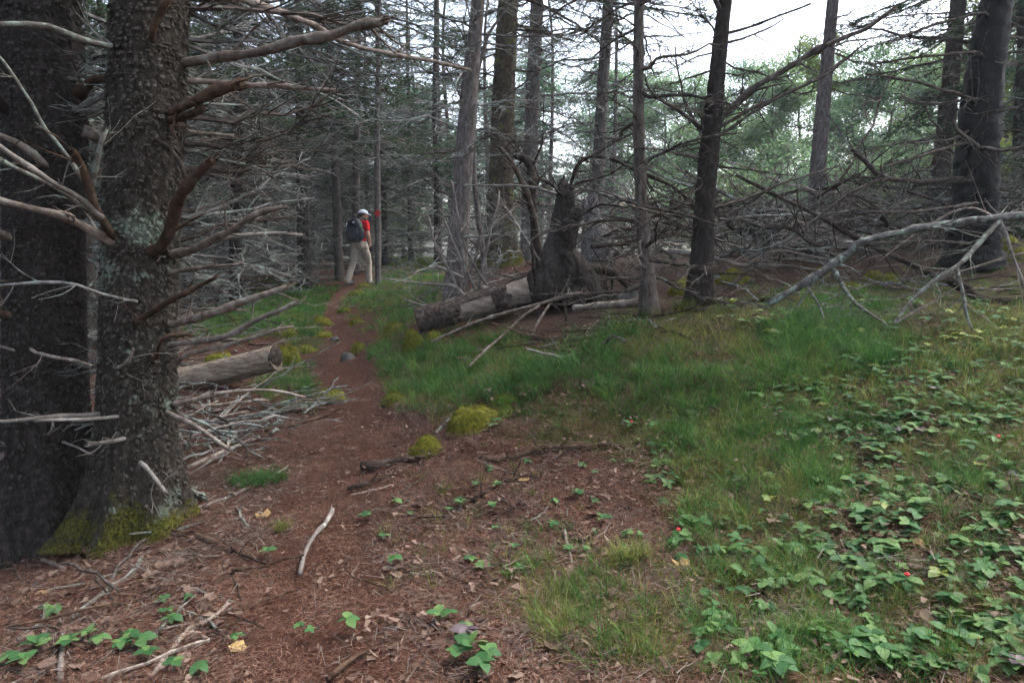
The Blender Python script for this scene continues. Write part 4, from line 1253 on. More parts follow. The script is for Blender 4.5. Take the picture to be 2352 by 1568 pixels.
# ------------------------------------------------------------------ uprooted stump with its sawn log
def build_stump():
    Y = 7.7
    e0, e1, e2 = at(958, 738, 7.45), at(1110, 698, 7.6), at(1262, 655, 7.75)
    base = at(1300, 700, 7.8)
    base[2] = gz(base[0], base[1])
    px = Y / F
    root = thing('uprooted_stump', 'dark uprooted stump with upright twisted root and long sawn log lying from it', 'stump', base)
    # log
    NR, K = 170, 84
    L = smooth_line([e0, e1, e2], NR)
    rad = np.interp(np.linspace(0, 1, NR), [0, .06, .5, .85, 1], [26 * px, 26 * px, 28 * px, 35 * px, 42 * px])
    V, f = tube(L, rad, K, False)
    d = .03 * noise3(V * np.array([3, 6, 6]), 4) + .012 * noise3(V * 14, 6)
    cen = np.repeat(L, K, 0)
    V = V + (V - cen) * d[:, None] * 3
    mb = MB()
    mb.add(V, f)
    link('log', mb.mesh('log', 'logwood', True, base), root)
    # bark still on the log: plates over part of it
    ax = (L[-1] - L[0]) / np.linalg.norm(L[-1] - L[0])
    bk = MB()
    nn = noise3(V * 3.2, 12) + .6 * noise3(V * 9, 13) + .35 * noise3(V * 26, 14)
    u = np.repeat(np.arange(NR) / (NR - 1), K)
    up = (V - cen)[:, 2] / np.repeat(rad, K)
    sm = lambda x, a, b: np.clip((x - a) / .06, 0, 1) * np.clip((b - x) / .06, 0, 1)
    bare = -.35 + 1.3 * sm(u, .30, .57) * sm(up, -.75, .6) + 1.2 * sm(u, .64, 1.2) * sm(up, -.6, .95) - .9 * (u < .26)
    ok = (nn > bare)
    keep = [q for q in f if ok[list(q)].all()]
    used = sorted({i for q in keep for i in q})
    mp = {o: n for n, o in enumerate(used)}
    Vo = cen + (V - cen) * (1 + .075 + .05 * noise3(V * 22, 3) + .05 * noise3(V * 45, 4))[:, None]
    n0 = len(used)
    bk.add(np.concatenate([Vo[used], (cen + (V - cen) * .99)[used]]), [tuple(mp[i] for i in q) for q in keep] )
    cnt = {}
    for q in keep:
        for a, b in zip(q, q[1:] + q[:1]):
            cnt[(a, b)] = cnt.get((a, b), 0) + 1
    rim = [(mp[b], mp[a], mp[a] + n0, mp[b] + n0) for (a, b) in cnt if (b, a) not in cnt]
    bk.f.extend(rim)
    link('bark', bk.mesh('bark', 'logbark', False, base), root)
    # sawn face with rings of wood
    sf = MB()
    k = 40
    th = np.arange(k) * 2 * math.pi / k
    A = np.cross(ax, [0, 0, 1.0]); A /= np.linalg.norm(A); Bv = np.cross(ax, A)
    rings = []
    for rr_, off in ((.02, .006), (.35, .010), (.7, .008), (.99, .002), (1.0, -.02)):
        rings.append(L[0] - ax * off + rr_ * 27.5 * px * (np.cos(th)[:, None] * A + np.sin(th)[:, None] * Bv))
    sf.add(np.concatenate(rings), tube_faces(5, k, False) + [tuple(range(k))])
    link('sawn_end', sf.mesh('sawn_end', 'brownwood', False, base), root)
    kn = MB()
    c = at(1158, 700, 7.42)
    ellipsoid(kn, c, (.05, .03, .045))
    link('knot', kn.mesh('knot', 'darkwood', True, base), root)
    # upright root and its legs
    mb = MB()
    S = lambda x, y, w, dY=0.0: (at(x, y, Y + dY), w * px)
    def chain(lst):
        for (a, ra), (b, rb) in zip(lst, lst[1:]):
            capsule(mb, a, b, ra, rb, 14)
    chain([S(1236, 662, 42, 0), S(1262, 630, 44, .05), S(1280, 590, 38, .1), S(1290, 545, 31, .1), S(1296, 495, 26, .1), S(1298, 455, 21, .1), S(1296, 432, 17, .1)])
    for ox, oy in ((1286, 412), (1296, 402), (1305, 415), (1311, 425), (1279, 424)):
        chain([S((ox + 1297) / 2, 438, 9, .1), S(ox, oy, 2.5, .1)])
    chain([S(1300, 560, 24, .05), S(1312, 515, 20, .0), S(1322, 497, 17, -.02), S(1328, 488, 13, -.02)])
    chain([S(1290, 590, 36, .08), S(1318, 620, 36, .05), S(1350, 652, 30, 0), S(1374, 684, 20, -.05), S(1386, 712, 15, -.1), S(1390, 728, 12, -.12)])
    chain([S(1262, 640, 46, .1), S(1310, 648, 40, .15), S(1340, 655, 34, .2)])
    chain([S(1240, 668, 34, -.05), S(1288, 672, 36, 0), S(1325, 672, 34, .05)])
    chain([S(1335, 632, 30, .25), S(1372, 655, 20, .5), S(1396, 690, 15, .5)])
    chain([S(1300, 660, 34, .35), S(1330, 695, 24, .6), S(1335, 715, 18, .6)])
    rng = np.random.default_rng(3)
    me = remesh(mb, 'root_stem', 'stumpwood', .013, 1, lambda V: .010 * noise3(V * np.array([24, 24, 3.2]), 3) + .007 * noise3(V * 30, 5) + .010 * noise3(V * 5, 7), base)
    link('root_stem', me, root)
    # bent dead limb springing from the horn
    for i, (pl, w0, w1, tw) in enumerate([([(1306, 445, 7.76), (1316, 405, 7.74), (1330, 376, 7.7), (1358, 360, 7.6), (1400, 362, 7.5), (1452, 388, 7.4), (1530, 420, 7.3), (1580, 455, 7.2)], 4.5, 2.5, 22),
                                          ([(1300, 450, 7.78), (1330, 420, 7.7), (1400, 400, 7.6), (1470, 345, 7.5)], 3, 1.5, 16), ([(1290, 450, 7.7), (1262, 420, 7.6), (1215, 405, 7.5)], 3, 1.5, 14), ([(1325, 500, 7.6), (1380, 470, 7.5), (1440, 480, 7.4)], 3, 1.5, 14), ([(1330, 620, 7.9), (1372, 618, 8.1), (1410, 628, 8.2), (1440, 655, 8.2)], 14, 8, 6),
                                          ([(1360, 700, 7.5), (1362, 680, 7.45), (1352, 655, 7.4)], 4, 2, 2), ([(1230, 655, 7.5), (1226, 610, 7.4), (1222, 560, 7.4)], 4, 3, 2)]):
        tube_branch(px_line(pl), w0 * px, w1 * px, 'darkwood', base, k=8, twigs=tw, seed=900 + i, parent=root, name='root_limb', tw=.2)
    # fibrous fine roots
    for i in range(26):
        a = at(rng.uniform(1300, 1385), rng.uniform(560, 690), Y + rng.uniform(.05, .4))
        e = a + np.array([rng.uniform(-.1, .45), rng.uniform(-.3, .3), rng.uniform(-.4, .15)])
        tube_branch([a, (a + e) / 2 + rng.normal(0, .05, 3), e], .007, .002, 'darkwood', base, k=4, twigs=3, seed=930 + i, parent=root, name='fine_root', tw=.12)
build_stump()

def build_grey_stump():
    Y = 10.2
    b = at(1362, 640, Y)
    b[2] = gz(b[0], b[1])
    px = Y / F
    root = thing('broken_stump', 'pale grey broken hollow stump standing behind the dark uprooted one', 'stump', b)
    mb = MB()
    P = [at(1366, 625, Y), at(1368, 580, Y), at(1368, 545, Y), at(1362, 500, Y), at(1360, 465, Y), at(1358, 440, Y)]
    for (a, ra), (c, rb) in zip(list(zip(P, [38, 36, 34, 20, 15, 8])), list(zip(P[1:], [36, 34, 20, 15, 8, 4]))):
        capsule(mb, a, c, ra * px, rb * px, 12)
    capsule(mb, at(1385, 560, Y - .1), at(1395, 600, Y - .15), 20 * px, 16 * px)
    link('trunk', remesh(mb, 'trunk', 'greystump', .03, 2, lambda V: .03 * noise3(V * np.array([9, 9, 2.5]), 3) + .015 * noise3(V * 14, 5), b), root)
    hb = MB()
    ellipsoid(hb, at(1342, 470, Y - .12), (.05, .06, .10))
    link('knot', hb.mesh('knot', 'greystump', True, b), root)
build_grey_stump()

def old_log():
    a, e = at(395, 882, 6.9), at(634, 822, 6.75)
    base = a.copy()
    root = thing('weathered_log', 'short bleached weathered log with a lichened sawn end beside the trail', 'log', base)
    L = smooth_line([a, (a + e) / 2, e], 30)
    r = np.linspace(31, 29, 30) * 6.8 / F
    V, f = tube(L, r, 28, True)
    cen = np.repeat(L, 28, 0)
    ang = np.tile(np.arange(28), 30)
    d = .10 * noise3(np.c_[ang * .9, np.repeat(np.arange(30), 28) * .06, 0 * ang], 2) + .04 * noise3(V * 12, 3)
    V = cen + (V - cen) * (1 + d)[:, None]
    mb = MB()
    mb.add(V, f)
    link('log', mb.mesh('log', 'oldlog', False, base), root)
    mb = MB()
    ax = (e - a) / np.linalg.norm(e - a)
    ellipsoid(mb, e - ax * .01, (.045, .134, .126), (0, 0, math.atan2(ax[1], ax[0])), 16, 9)
    link('sawn_end', remesh(mb, 'sawn_end', 'logbark', .012, 1, lambda V: .010 * noise3(V * 28, 3), base), root)
old_log()

# ------------------------------------------------------------------ mossy stones
def stone(px, py, w, h, kind, label, group=None, angular=False, seed=0, depth=None):
    g = hit(px, py)
    if depth:
        g = at(px, py, depth)
        g[2] = gz(g[0], g[1])
    D = math.hypot(g[1], ZC - g[2])
    rx, rz = w / 2 * D / F, h * D / F * 1.05
    ry = rx * .85
    rx, rz = rx * 1.08, rz * 1.05
    c = g + np.array([0, ry * .5, -rz * .22])
    root = thing('mossy_stone' if kind != 'bare' else 'stone', label, 'stone', c, 0, group)
    rg_ = np.random.default_rng(seed)
    nu, nv = 26, 13
    u = np.arange(nu) * 2 * math.pi / nu
    v = np.linspace(-.5, math.pi / 2 - .05, nv)
    Dv = np.array([[math.cos(b) * math.cos(a), math.cos(b) * math.sin(a), math.sin(b)] for b in v for a in u])
    k = 1 + .20 * noise3(Dv * 1.9 + seed * 7.3, seed) + .08 * noise3(Dv * 5 + seed, seed + 2)
    if angular:
        pl = rg_.normal(0, 1, (9, 3))
        pl /= np.linalg.norm(pl, axis=1)[:, None]
        dd = (Dv @ pl.T)
        k = np.minimum(1.15, (.74 / np.maximum(dd.max(1), .3)))
    Sn = Dv * k[:, None] * np.array([rx, ry, rz]) * .96
    mb = MB()
    mb.add(Sn, tube_faces(nv, nu, True))
    link('rock', mb.mesh('rock', 'stone', not angular), root)
    if kind == 'bare':
        return
    lim = {'full': -.9, 'top': .15}.get(kind, -.9)
    fs = []
    sel = noise3(Dv * 2.6 + seed, seed + 9) * .45 + Dv[:, 2] > lim
    for q in tube_faces(nv, nu, True):
        if all(sel[i] for i in q):
            fs.append(q)
    mm = MB()
    lump = 1.05 + .05 * noise3(Dv * 7 + seed, seed + 3) + .05 * noise3(Dv * 16, seed + 4)
    mm.add(Sn * lump[:, None] + np.array([0, 0, .003]), fs)
    mo = link('moss', mm.mesh('moss', 'moss_green' if kind == 'green' else 'moss', True), root)
    # short moss shoots
    hb = MB()
    n = int(min(1500, 5000 * rx * rx / .02 * .3 + 350))
    idx = rg_.integers(0, len(Sn), n * 2)
    idx = idx[sel[idx]][:n]
    P = (Sn * lump[:, None])[idx] + rg_.normal(0, rx * .07, (len(idx), 3))
    nr = Dv[idx] + rg_.normal(0, .5, (len(idx), 3)) + np.array([0, 0, .3])
    nr /= np.linalg.norm(nr, axis=1)[:, None]
    ln = rg_.uniform(.006, .016, len(idx))[:, None]
    sdv = np.cross(nr, rg_.normal(0, 1, (len(idx), 3)))
    sdv /= np.linalg.norm(sdv, axis=1)[:, None] + 1e-9
    V = np.stack([P - sdv * .0028, P + sdv * .0028, P + nr * ln], 1).reshape(-1, 3)
    hb.add(V, [(3 * i, 3 * i + 1, 3 * i + 2) for i in range(len(idx))])
    o = link('moss_shoots', hb.mesh('moss_shoots', 'moss_hair'), mo)
    o['kind'] = 'stuff'

SG = 'small mossy stones along the trail'
for i, (x, y, w, h, kind, lab, grp, ang) in enumerate([
    (1093, 990, 112, 62, 'full', 'largest moss-covered boulder by the trail edge with grey flank showing', None, False),
    (1158, 957, 46, 24, 'green', 'small bright green moss cushion touching the largest mossy boulder', None, False),
    (1166, 928, 60, 20, 'green', 'low bright green moss cushion behind the largest mossy boulder', None, False),
    (976, 1052, 80, 46, 'full', 'round moss-capped stone next to the thick dark stick on the trail', None, False),
    (655, 838, 60, 50, 'full', 'domed mossy boulder at the sawn end of the bleached log', None, False),
    (946, 818, 62, 62, 'top', 'angular tilted rock with mossy top under the sawn log end', None, True),
    (905, 930, 56, 28, 'top', 'low half-mossed stone at the grassy edge of the trail', None, False),
    (820, 745, 36, 15, 'full', 'little flat moss tuft stone in the middle of the trail', None, False),
    (755, 920, 66, 26, 'top', 'grey-green mossed stone on the trail edge by a grass tuft', None, False),
    (1000, 792, 46, 34, 'full', 'mossy block wedged beneath the sawn log', None, False),
    (818, 680, 34, 15, 'full', SG[:-1] + ' near the hiker', SG, False), (905, 768, 52, 26, 'full', None, SG, False), (738, 745, 44, 18, 'full', None, SG, False), (705, 812, 44, 18, 'full', None, SG, False),
    (822, 808, 34, 22, 'full', None, SG, False), (650, 770, 52, 16, 'full', None, SG, False), (500, 838, 70, 26, 'full', None, SG, False), (790, 715, 30, 8, 'full', None, SG, False), (835, 660, 34, 10, 'full', None, SG, False), (740, 775, 40, 14, 'full', None, SG, False)]):
    stone(x, y, w, h, kind, lab if lab and grp is None else 'small yellow-green mossy stone bordering the far stretch of the trail', grp, ang, i + 1)
for i, (x, y, w, h, Y) in enumerate([(1575, 668, 66, 46, 7.6), (1690, 660, 80, 30, 8.0), (2010, 648, 44, 20, 7.4), (2048, 654, 50, 22, 7.2), (1960, 668, 52, 14, 7.0), (1860, 678, 36, 10, 6.8), (1895, 640, 46, 14, 8.2), (2330, 640, 120, 50, 7.8)]):
    stone(x, y, w, h, 'full', 'yellow-green moss mound at the foot of the grey brush pile', 'moss mounds in front of the brush pile', False, i + 40, Y)
stone(1452, 690, 46, 42, 'bare', 'square grey block of stone behind the slim greenish trunk', None, True, 61, 7.4)
stone(1418, 672, 44, 26, 'bare', 'dark slab of stone beside the root of the uprooted stump', None, True, 62, 7.9)
stone(797, 824, 32, 16, 'bare', 'small bare grey stone poking out of the trail', None, False, 63)
stone(768, 780, 22, 8, 'bare', 'tiny grey pebble stone further along the trail', None, False, 64)

# ------------------------------------------------------------------ fallen limbs and sticks one can pick out
def fallen(name, pl, w0, w1, mat, label, twigs=4, group=None, on_ground=True, tw=.15, k=8, subs=()):
    if len(pl[0]) == 2:
        P = np.array([hit(*p) for p in pl])
        Ym = P[:, 1].mean()
        P[:, 2] += w0 * .75 * math.hypot(Ym, 1.2) / F
    else:
        P = px_line(pl)
        Ym = P[:, 1].mean()
        if on_ground:
            for q in P:
                q[2] = max(q[2], gz(q[0], q[1]) + w1 * Ym / F * .6)
    D = math.hypot(Ym, 1.2)
    base = P[0].copy()
    root = thing(name, label, 'branch', base, 0, group)
    tube_branch(P, w0 * D / F, w1 * D / F, mat, base, k=k, twigs=twigs, seed=int(pl[0][0] * 7 + pl[0][1]) % 9973, parent=root, name='stem', tw=tw)
    for i, (sp, a, b, m2, t2_) in enumerate(subs):
        Q = px_line(sp)
        tube_branch(Q, a * D / F, b * D / F, m2, base, k=7, twigs=t2_, seed=70 + i, parent=root, name='side_branch', tw=tw)
    return root

fallen('fallen_limb', [(1765, 698, 5.6), (1850, 650, 5.5), (1940, 588, 5.45), (1985, 552, 5.4), (2090, 530, 5.4), (2200, 512, 5.4), (2352, 496, 5.4), (2480, 480, 5.4)], 9, 7.5, 'twig',
       'long arching bare limb propped across the slope before the wet black trunk', 8, on_ground=False, tw=.3,
       subs=[([(2296, 504, 5.4), (2240, 572, 5.3), (2196, 610, 5.25), (2100, 685, 5.2), (2058, 742, 5.15)], 6.1, 3.0, 'lichwood', 18),
             ([(2296, 504, 5.4), (2322, 570, 5.3), (2350, 660, 5.2)], 4.1, 2.4, 'palewood', 4), ([(1915, 618, 5.45), (1955, 685, 5.3), (2032, 745, 5.2)], 5.4, 2.4, 'lichwood', 10),
             ([(2196, 612, 5.25), (2222, 720, 5.1), (2246, 808, 5.0)], 4.1, 1.8, 'lichwood', 8), ([(1850, 650, 5.5), (1880, 700, 5.4), (1890, 725, 5.35)], 3.4, 1.8, 'lichwood', 3),
             ([(1960, 575, 5.45), (1900, 610, 5.5), (1835, 700, 5.45)], 3.4, 2.4, 'lichwood', 5), ([(2100, 685, 5.2), (2160, 640, 5.3), (2250, 610, 5.3), (2352, 580, 5.3)], 3.4, 2.4, 'deadwood', 8),
             ([(2060, 740, 5.15), (2130, 700, 5.2), (2210, 650, 5.2)], 2.7, 1.2, 'deadwood', 14), ([(2296, 504, 5.4), (2220, 480, 5.5), (2130, 520, 5.6), (2020, 600, 5.6)], 2.7, 1.2, 'deadwood', 8)])
fallen('fallen_pole', [(1690, 402, 7.6), (1850, 482, 7.3), (2000, 562, 7.0), (2160, 640, 6.8)], 4.5, 5.5, 'darkwood', 'straight thin dark pole slanting down across the brush', 10, on_ground=False, tw=.35)
fallen('fallen_branch', [(2180, 640, 6.4), (2260, 690, 6.2), (2352, 730, 6.0), (2450, 760, 5.9)], 13, 12, 'darkwood', 'thick dark dead branch lying below the arching bare limb', 6)
fallen('fallen_branch', [(990, 785, 7.0), (1090, 742, 7.0), (1250, 694, 7.0), (1335, 672, 7.0)], 3.2, 5, 'deadwood', 'long grey broken branch lying in front of the sawn log', 10, on_ground=False, tw=.25,
       subs=[([(1240, 700, 7.0), (1180, 745, 6.8), (1110, 810, 6.3), (1080, 840, 6.0)], 3.5, 2, 'deadwood', 6), ([(1296, 690, 7.0), (1300, 730, 6.9), (1302, 790, 6.7)], 4, 2, 'darkwood', 2), ([(1265, 695, 7.0), (1225, 760, 6.8), (1245, 780, 6.7)], 3, 2, 'deadwood', 3)])
fallen('fallen_branch', [(1318, 706, 7.2), (1390, 702, 7.0), (1475, 692, 6.8)], 7, 9, 'deadwood', 'smooth grey dead branch lying between the stump and the slim trunk', 1)
fallen('fallen_branch', [(1110, 660, 7.9), (1160, 690, 7.8), (1185, 705, 7.6)], 6, 8, 'palewood', 'pale stick propped over the middle of the sawn log', 0, on_ground=False)
for i, pl in enumerate([[(1060, 690, 8.0), (1040, 640, 8.0), (1000, 560, 8.1), (985, 500, 8.2)], [(1100, 680, 8.0), (1060, 600, 8.0), (1030, 530, 8.1), (1010, 480, 8.2)], [(1085, 700, 7.9), (1045, 660, 7.9), (960, 650, 8.0), (880, 640, 8.0)],
                         [(1140, 690, 7.9), (1085, 600, 8.0), (1060, 540, 8.0), (1055, 500, 8.0)], [(1050, 680, 8.1), (1085, 620, 8.2), (1110, 540, 8.3), (1180, 480, 8.4)], [(1130, 650, 8.3), (1000, 700, 8.0), (930, 690, 8.0)],
                         [(1000, 610, 8.3), (1100, 650, 8.1), (1160, 640, 8.0), (1280, 605, 7.9)], [(1075, 670, 8.0), (1060, 560, 8.0), (1040, 420, 8.1)], [(1100, 665, 8.0), (1120, 560, 8.0), (1150, 440, 8.2)], [(1240, 600, 7.6), (1190, 520, 7.8), (1150, 460, 8.0)]]):
    fallen('leaning_stick', pl, 4, 2, 'palewood', 'thin pale dead stick leaning in the tangle against the grey trunk behind the log', 9, 'pale sticks tangled round the grey trunk', False, .3, 5)
fallen('leaning_branch', [(1240, 600, 9.0), (1228, 520, 9.0), (1215, 460, 9.0), (1190, 400, 9.1), (1150, 340, 9.2)], 10, 5, 'darkwood', 'dark wavy dead stem leaning between the mossy trunk and the stump', 6, on_ground=False, tw=.3)
tr = fallen('snag', [(1232, 590, 9.6), (1225, 470, 9.7), (1222, 400, 9.8), (1212, 372, 9.8), (1188, 355, 9.8)], 10, 8, 'darkwood', 'broken dark snag with a hooked top behind the leaning stem', 14, on_ground=False, tw=.4)

for pl, w0, w1, mt, lab, tw in [
    ([(688, 1322), (712, 1255), (745, 1205), (764, 1178)], 4.5, 5.5, 'palewood', 'bare whitish stick lying alone on the trail', 2),
    ([(830, 1080), (870, 1076), (915, 1068), (962, 1062)], 11, 8, 'darkwood', 'thick dark rotten stick at the side of the trail by a mossed stone', 0),
    ([(15, 1212), (50, 1250), (95, 1285), (150, 1312)], 6, 4, 'palewood', 'curved white stick below the dark brown trunk', 0),
    ([(322, 1216), (390, 1234), (460, 1240), (525, 1268)], 6, 8, 'brownwood', 'kinked brown stick in the needle litter below the big spruce', 2),
    ([(246, 1195), (250, 1225), (262, 1255)], 6, 5, 'lichwood', 'short bent upright twig at the mossy root', 0),
    ([(165, 1428), (235, 1372), (290, 1330), (325, 1296)], 7, 6, 'lichwood', 'grey lichen-crusted stick lying in the litter', 4),
    ([(355, 1560), (430, 1460), (480, 1430), (525, 1398)], 7, 5, 'deadwood', 'straight pale brown stick crossing the bunchberry cluster', 3),
    ([(0, 1478), (60, 1465), (120, 1478), (190, 1495)], 6, 5, 'brownwood', 'reddish brown stick lying at the trailside leaves', 2),
    ([(140, 1568), (148, 1500), (150, 1470)], 6, 5, 'palewood', 'short pale stick standing among bunchberry leaves', 0),
    ([(402, 1140), (430, 1140), (468, 1152)], 11, 9, 'lichwood', 'stubby lichened knot of wood beside the mossy root', 1),
    ([(1000, 1000), (1025, 975), (1060, 950)], 5, 5, 'lichwood', 'lichen-furred twig beside the largest mossy boulder', 6),
    ([(1105, 1062), (1170, 1060), (1260, 1040), (1430, 1032)], 8, 4, 'brownwood', 'long thin brown root-like stick across the needle litter', 5),
    ([(1085, 1155), (1150, 1115), (1240, 1090)], 6, 3, 'darkwood', 'dark forked stick in the leaf litter by seedlings', 8),
    ([(1297, 1222), (1305, 1265), (1312, 1300)], 4, 4, 'palewood', 'short whitish upright stick among grass and leaves', 1),
    ([(800, 1128), (860, 1110), (910, 1095)], 5, 4, 'darkwood', 'thin dark root crossing the trail edge', 2),
    ([(520, 1000), (640, 990), (740, 960), (790, 938)], 5, 3, 'brownwood', 'long arched brown twig lying towards the trail', 6),
    ([(430, 1080), (520, 1040), (590, 1010)], 6, 4, 'deadwood', 'grey stick angled out from beside the big mossy root', 5),
    ([(420, 1180), (520, 1150), (600, 1110), (660, 1080)], 5, 3, 'palewood', 'long slender pale stick beside the round grass tuft', 3),
    ([(752, 1566), (810, 1524), (866, 1496)], 7, 4, 'brownwood', 'dull brown half-buried root in the trail bed', 0),
    ([(0, 1430), (120, 1340), (200, 1300)], 5, 3, 'brownwood', 'brown twig running up to the dark trunk base', 4),
    ([(1600, 720), (1700, 700), (1800, 690)], 5, 3, 'darkwood', 'dark twig on the bare litter below the forked dark trunk', 6),
    ([(1250, 800), (1330, 780), (1450, 760), (1540, 790)], 4, 2, 'deadwood', 'thin grey twig spread over the bare patch by the grass band', 9),
    ([(1180, 770), (1290, 790), (1400, 770)], 5, 3, 'brownwood', 'brown fallen twig on the bare leaf patch under the log', 8),
    ([(2180, 1010), (2240, 960), (2352, 940)], 4, 3, 'deadwood', 'grey twig half hidden among leaves on the bank', 3)]:
    fallen('fallen_stick' if w0 < 10 else 'fallen_branch', pl, w0, w1, mt, lab, tw, tw=.09, k=7)

# random sticks, in groups that only their place tells apart
WOODADJ = {'deadwood': 'grey-brown', 'palewood': 'bleached', 'brownwood': 'reddish brown', 'lichwood': 'lichen-crusted', 'twig': 'grey', 'darkwood': 'dark', 'twig_dk': 'dark grey'}
def strew(n, poly, lib, L, label, group, name='fallen_stick', lift=.02, tilt=.12, seed=0, Yr=None, zr=(0, 0), cat='branch'):
    rg_ = np.random.default_rng(seed)
    xs, ys = [p[0] for p in poly], [p[1] for p in poly]
    c = 0
    while c < n:
        px, py = rg_.uniform(min(xs), max(xs)), rg_.uniform(min(ys), max(ys))
        if not inpoly(np.array([px]), np.array([py]), poly)[0]:
            continue
        if Yr:
            Y = rg_.uniform(*Yr)
            g = at(px, py, Y)
            g[2] = gz(g[0], g[1]) + rg_.uniform(*zr)
        else:
            g = hit(px, py)
        l = rg_.uniform(*L)
        o = link(name, lib[rg_.integers(0, len(lib))], None, g + np.array([0, 0, lift * rg_.uniform(.3, 1.2)]), (rg_.uniform(0, 6.28), rg_.normal(0, tilt), rg_.uniform(0, 6.28)), l)
        tag(o, '%s %s %s' % ('long' if l > (L[0] + L[1]) / 2 else 'short', WOODADJ.get(o.data.materials[0].name, 'grey'), label), cat, group)
        c += 1
strew(170, [(400, 700), (560, 640), (700, 700), (640, 860), (720, 960), (600, 1040), (420, 1050), (395, 850)], STICK + SHORT, (.35, 1.1), 'dead stick heaped on the litter between the big spruce and the trail', 'dead sticks heaped beside the big spruce', lift=.05, seed=1, tilt=.22)
strew(90, [(0, 1330), (300, 1230), (520, 1060), (640, 1150), (560, 1400), (400, 1568), (0, 1568)], TWIGS, (.12, .45), 'dead twig scattered on the needle litter below the big spruces', 'small twigs below the big spruces', name='fallen_twig', lift=.008, tilt=.06, seed=2)
strew(60, [(860, 1050), (1400, 1000), (1500, 1250), (1300, 1568), (900, 1568), (850, 1250)], TWIGS, (.1, .3), 'dead twig lying among seedlings and leaves beside the trail', 'small twigs among the seedlings', name='fallen_twig', lift=.006, tilt=.06, seed=3)
strew(40, [(1180, 790), (1300, 740), (1500, 730), (1560, 760), (1440, 790), (1330, 830)], STICK + TWIGS, (.25, .7), 'twig littering the bare patch below the uprooted stump', 'twigs on the bare patch below the stump', name='fallen_twig', lift=.03, tilt=.15, seed=4)
strew(75, [(1540, 690), (1700, 650), (2352, 650), (2352, 740), (1900, 740)], STICK + SHORT, (.3, .9), 'dead twig on the ground beneath the arching bare limb', 'twigs beneath the arching limb', lift=.03, tilt=.15, seed=5)
strew(60, [(0, 640), (400, 640), (560, 620), (640, 640), (400, 760), (0, 900)], STICK + SHORT, (.6, 1.6), 'dead branch lying in the gloom behind the two big spruces', 'dead branches behind the big spruces', name='fallen_branch', lift=.10, tilt=.25, seed=6)
# the brush pile
BP = [(1330, 600), (1480, 560), (2200, 560), (2352, 600), (2352, 660), (1500, 665), (1340, 650)]
strew(120, BP, [dead_branch(340 + i, twigs=9, sub=2, r0=.012, tw_len=.35, curve=random.uniform(-.1, .25)).mesh('brush_branch', ['deadwood', 'palewood', 'twig', 'darkwood', 'twig_dk'][i % 5]) for i in range(10)], (1.0, 2.4),
      'bare branch lying tangled in the grey brush pile', 'dead branches of the brush pile', 'fallen_branch', .1, .30, 7, (7.6, 12.0), (.05, .85))
strew(70, [(400, 600), (700, 590), (735, 610), (720, 660), (560, 680), (400, 690)], DEAD, (.6, 1.2), 'dead bough sunk low along the far edge of the trail', 'dead boughs low beside the trail', 'fallen_branch', .25, .25, 8, (12.5, 17.0), (.02, .6))
strew(24, [(1010, 590), (1330, 590), (1330, 660), (1030, 660)], DEAD, (.6, 1.4), 'dead branch lying behind the sawn log', 'dead branches behind the sawn log', 'fallen_branch', .1, .3, 9, (9.0, 13.0), (.02, .4))

DEADP = [dead_branch(370 + i, twigs=12, sub=3, r0=.008, tw_len=.36, curve=random.uniform(-.05, .2)).mesh('pale_branch', 'palewood') for i in range(4)]
def brush_mass():
    rg_ = np.random.default_rng(17)
    it = []
    for i in range(330):
        px, Y = rg_.uniform(1320, 2420), rg_.uniform(8.4, 13.5)
        x = at(px, 600, Y)[0]
        it.append(((DEADS if i % 2 else DEADP)[rg_.integers(0, 4)] if i % 9 else DEADK[rg_.integers(0, len(DEADK))], trs((x, Y, gz(x, Y) + rg_.uniform(.0, .8)), (rg_.uniform(0, 6.28), rg_.normal(-.15, .4), rg_.uniform(0, 6.28)), rg_.uniform(.7, 1.8))))
    o = link('brush', meshes_join(it, 'brush'))
    tag(o, 'tangled mass of fine grey dead twigs heaped along the rise', 'brush', None, 'stuff')
brush_mass()
# pale twiggy dead saplings standing in the brush
def dead_sapling(px, Y, H, seed):
    rg_ = np.random.default_rng(seed)
    x = at(px, 600, Y)[0]
    root = thing('dead_sapling', 'pale leafless twiggy dead sapling standing in the brush pile', 'sapling', (x, Y, gz(x, Y)), 0, 'dead saplings in the brush pile')
    mb = MB()
    lean = rg_.normal(0, .18, 2)
    mb.add(*tube([(0, 0, -.05), (lean[0] * .5, lean[1] * .5, H * .5), (lean[0], lean[1], H)], [.018, .012, .004], 5))
    link('stem', mb.mesh('stem', 'palewood'), root)
    it = []
    for i in range(22):
        u = rg_.uniform(.12, .98)
        it.append((DEADP[rg_.integers(0, len(DEADP))], trs((lean[0] * u, lean[1] * u, H * u), (rg_.uniform(-.5, .5), -rg_.uniform(-.2, .9), rg_.uniform(0, 6.28)), H * .42 * (1.15 - u * .7) * rg_.uniform(.6, 1.2))))
    o = link('twigs', meshes_join(it, 'twigs'), root)
    o['kind'] = 'stuff'
for i, (px, Y, H) in enumerate([(1760, 11.5, 1.5), (1800, 12, 1.9), (1830, 11, 1.4), (1930, 12.5, 1.6), (1960, 11.8, 1.9), (2010, 12.8, 2.2), (2050, 12.2, 2.0), (2090, 13, 1.9), (1700, 12.5, 1.5), (1640, 12, 1.3), (1900, 13.5, 2.0), (1540, 12.0, 1.4), (2130, 13.0, 1.5)]):
    dead_sapling(px, Y, H, 60 + i)

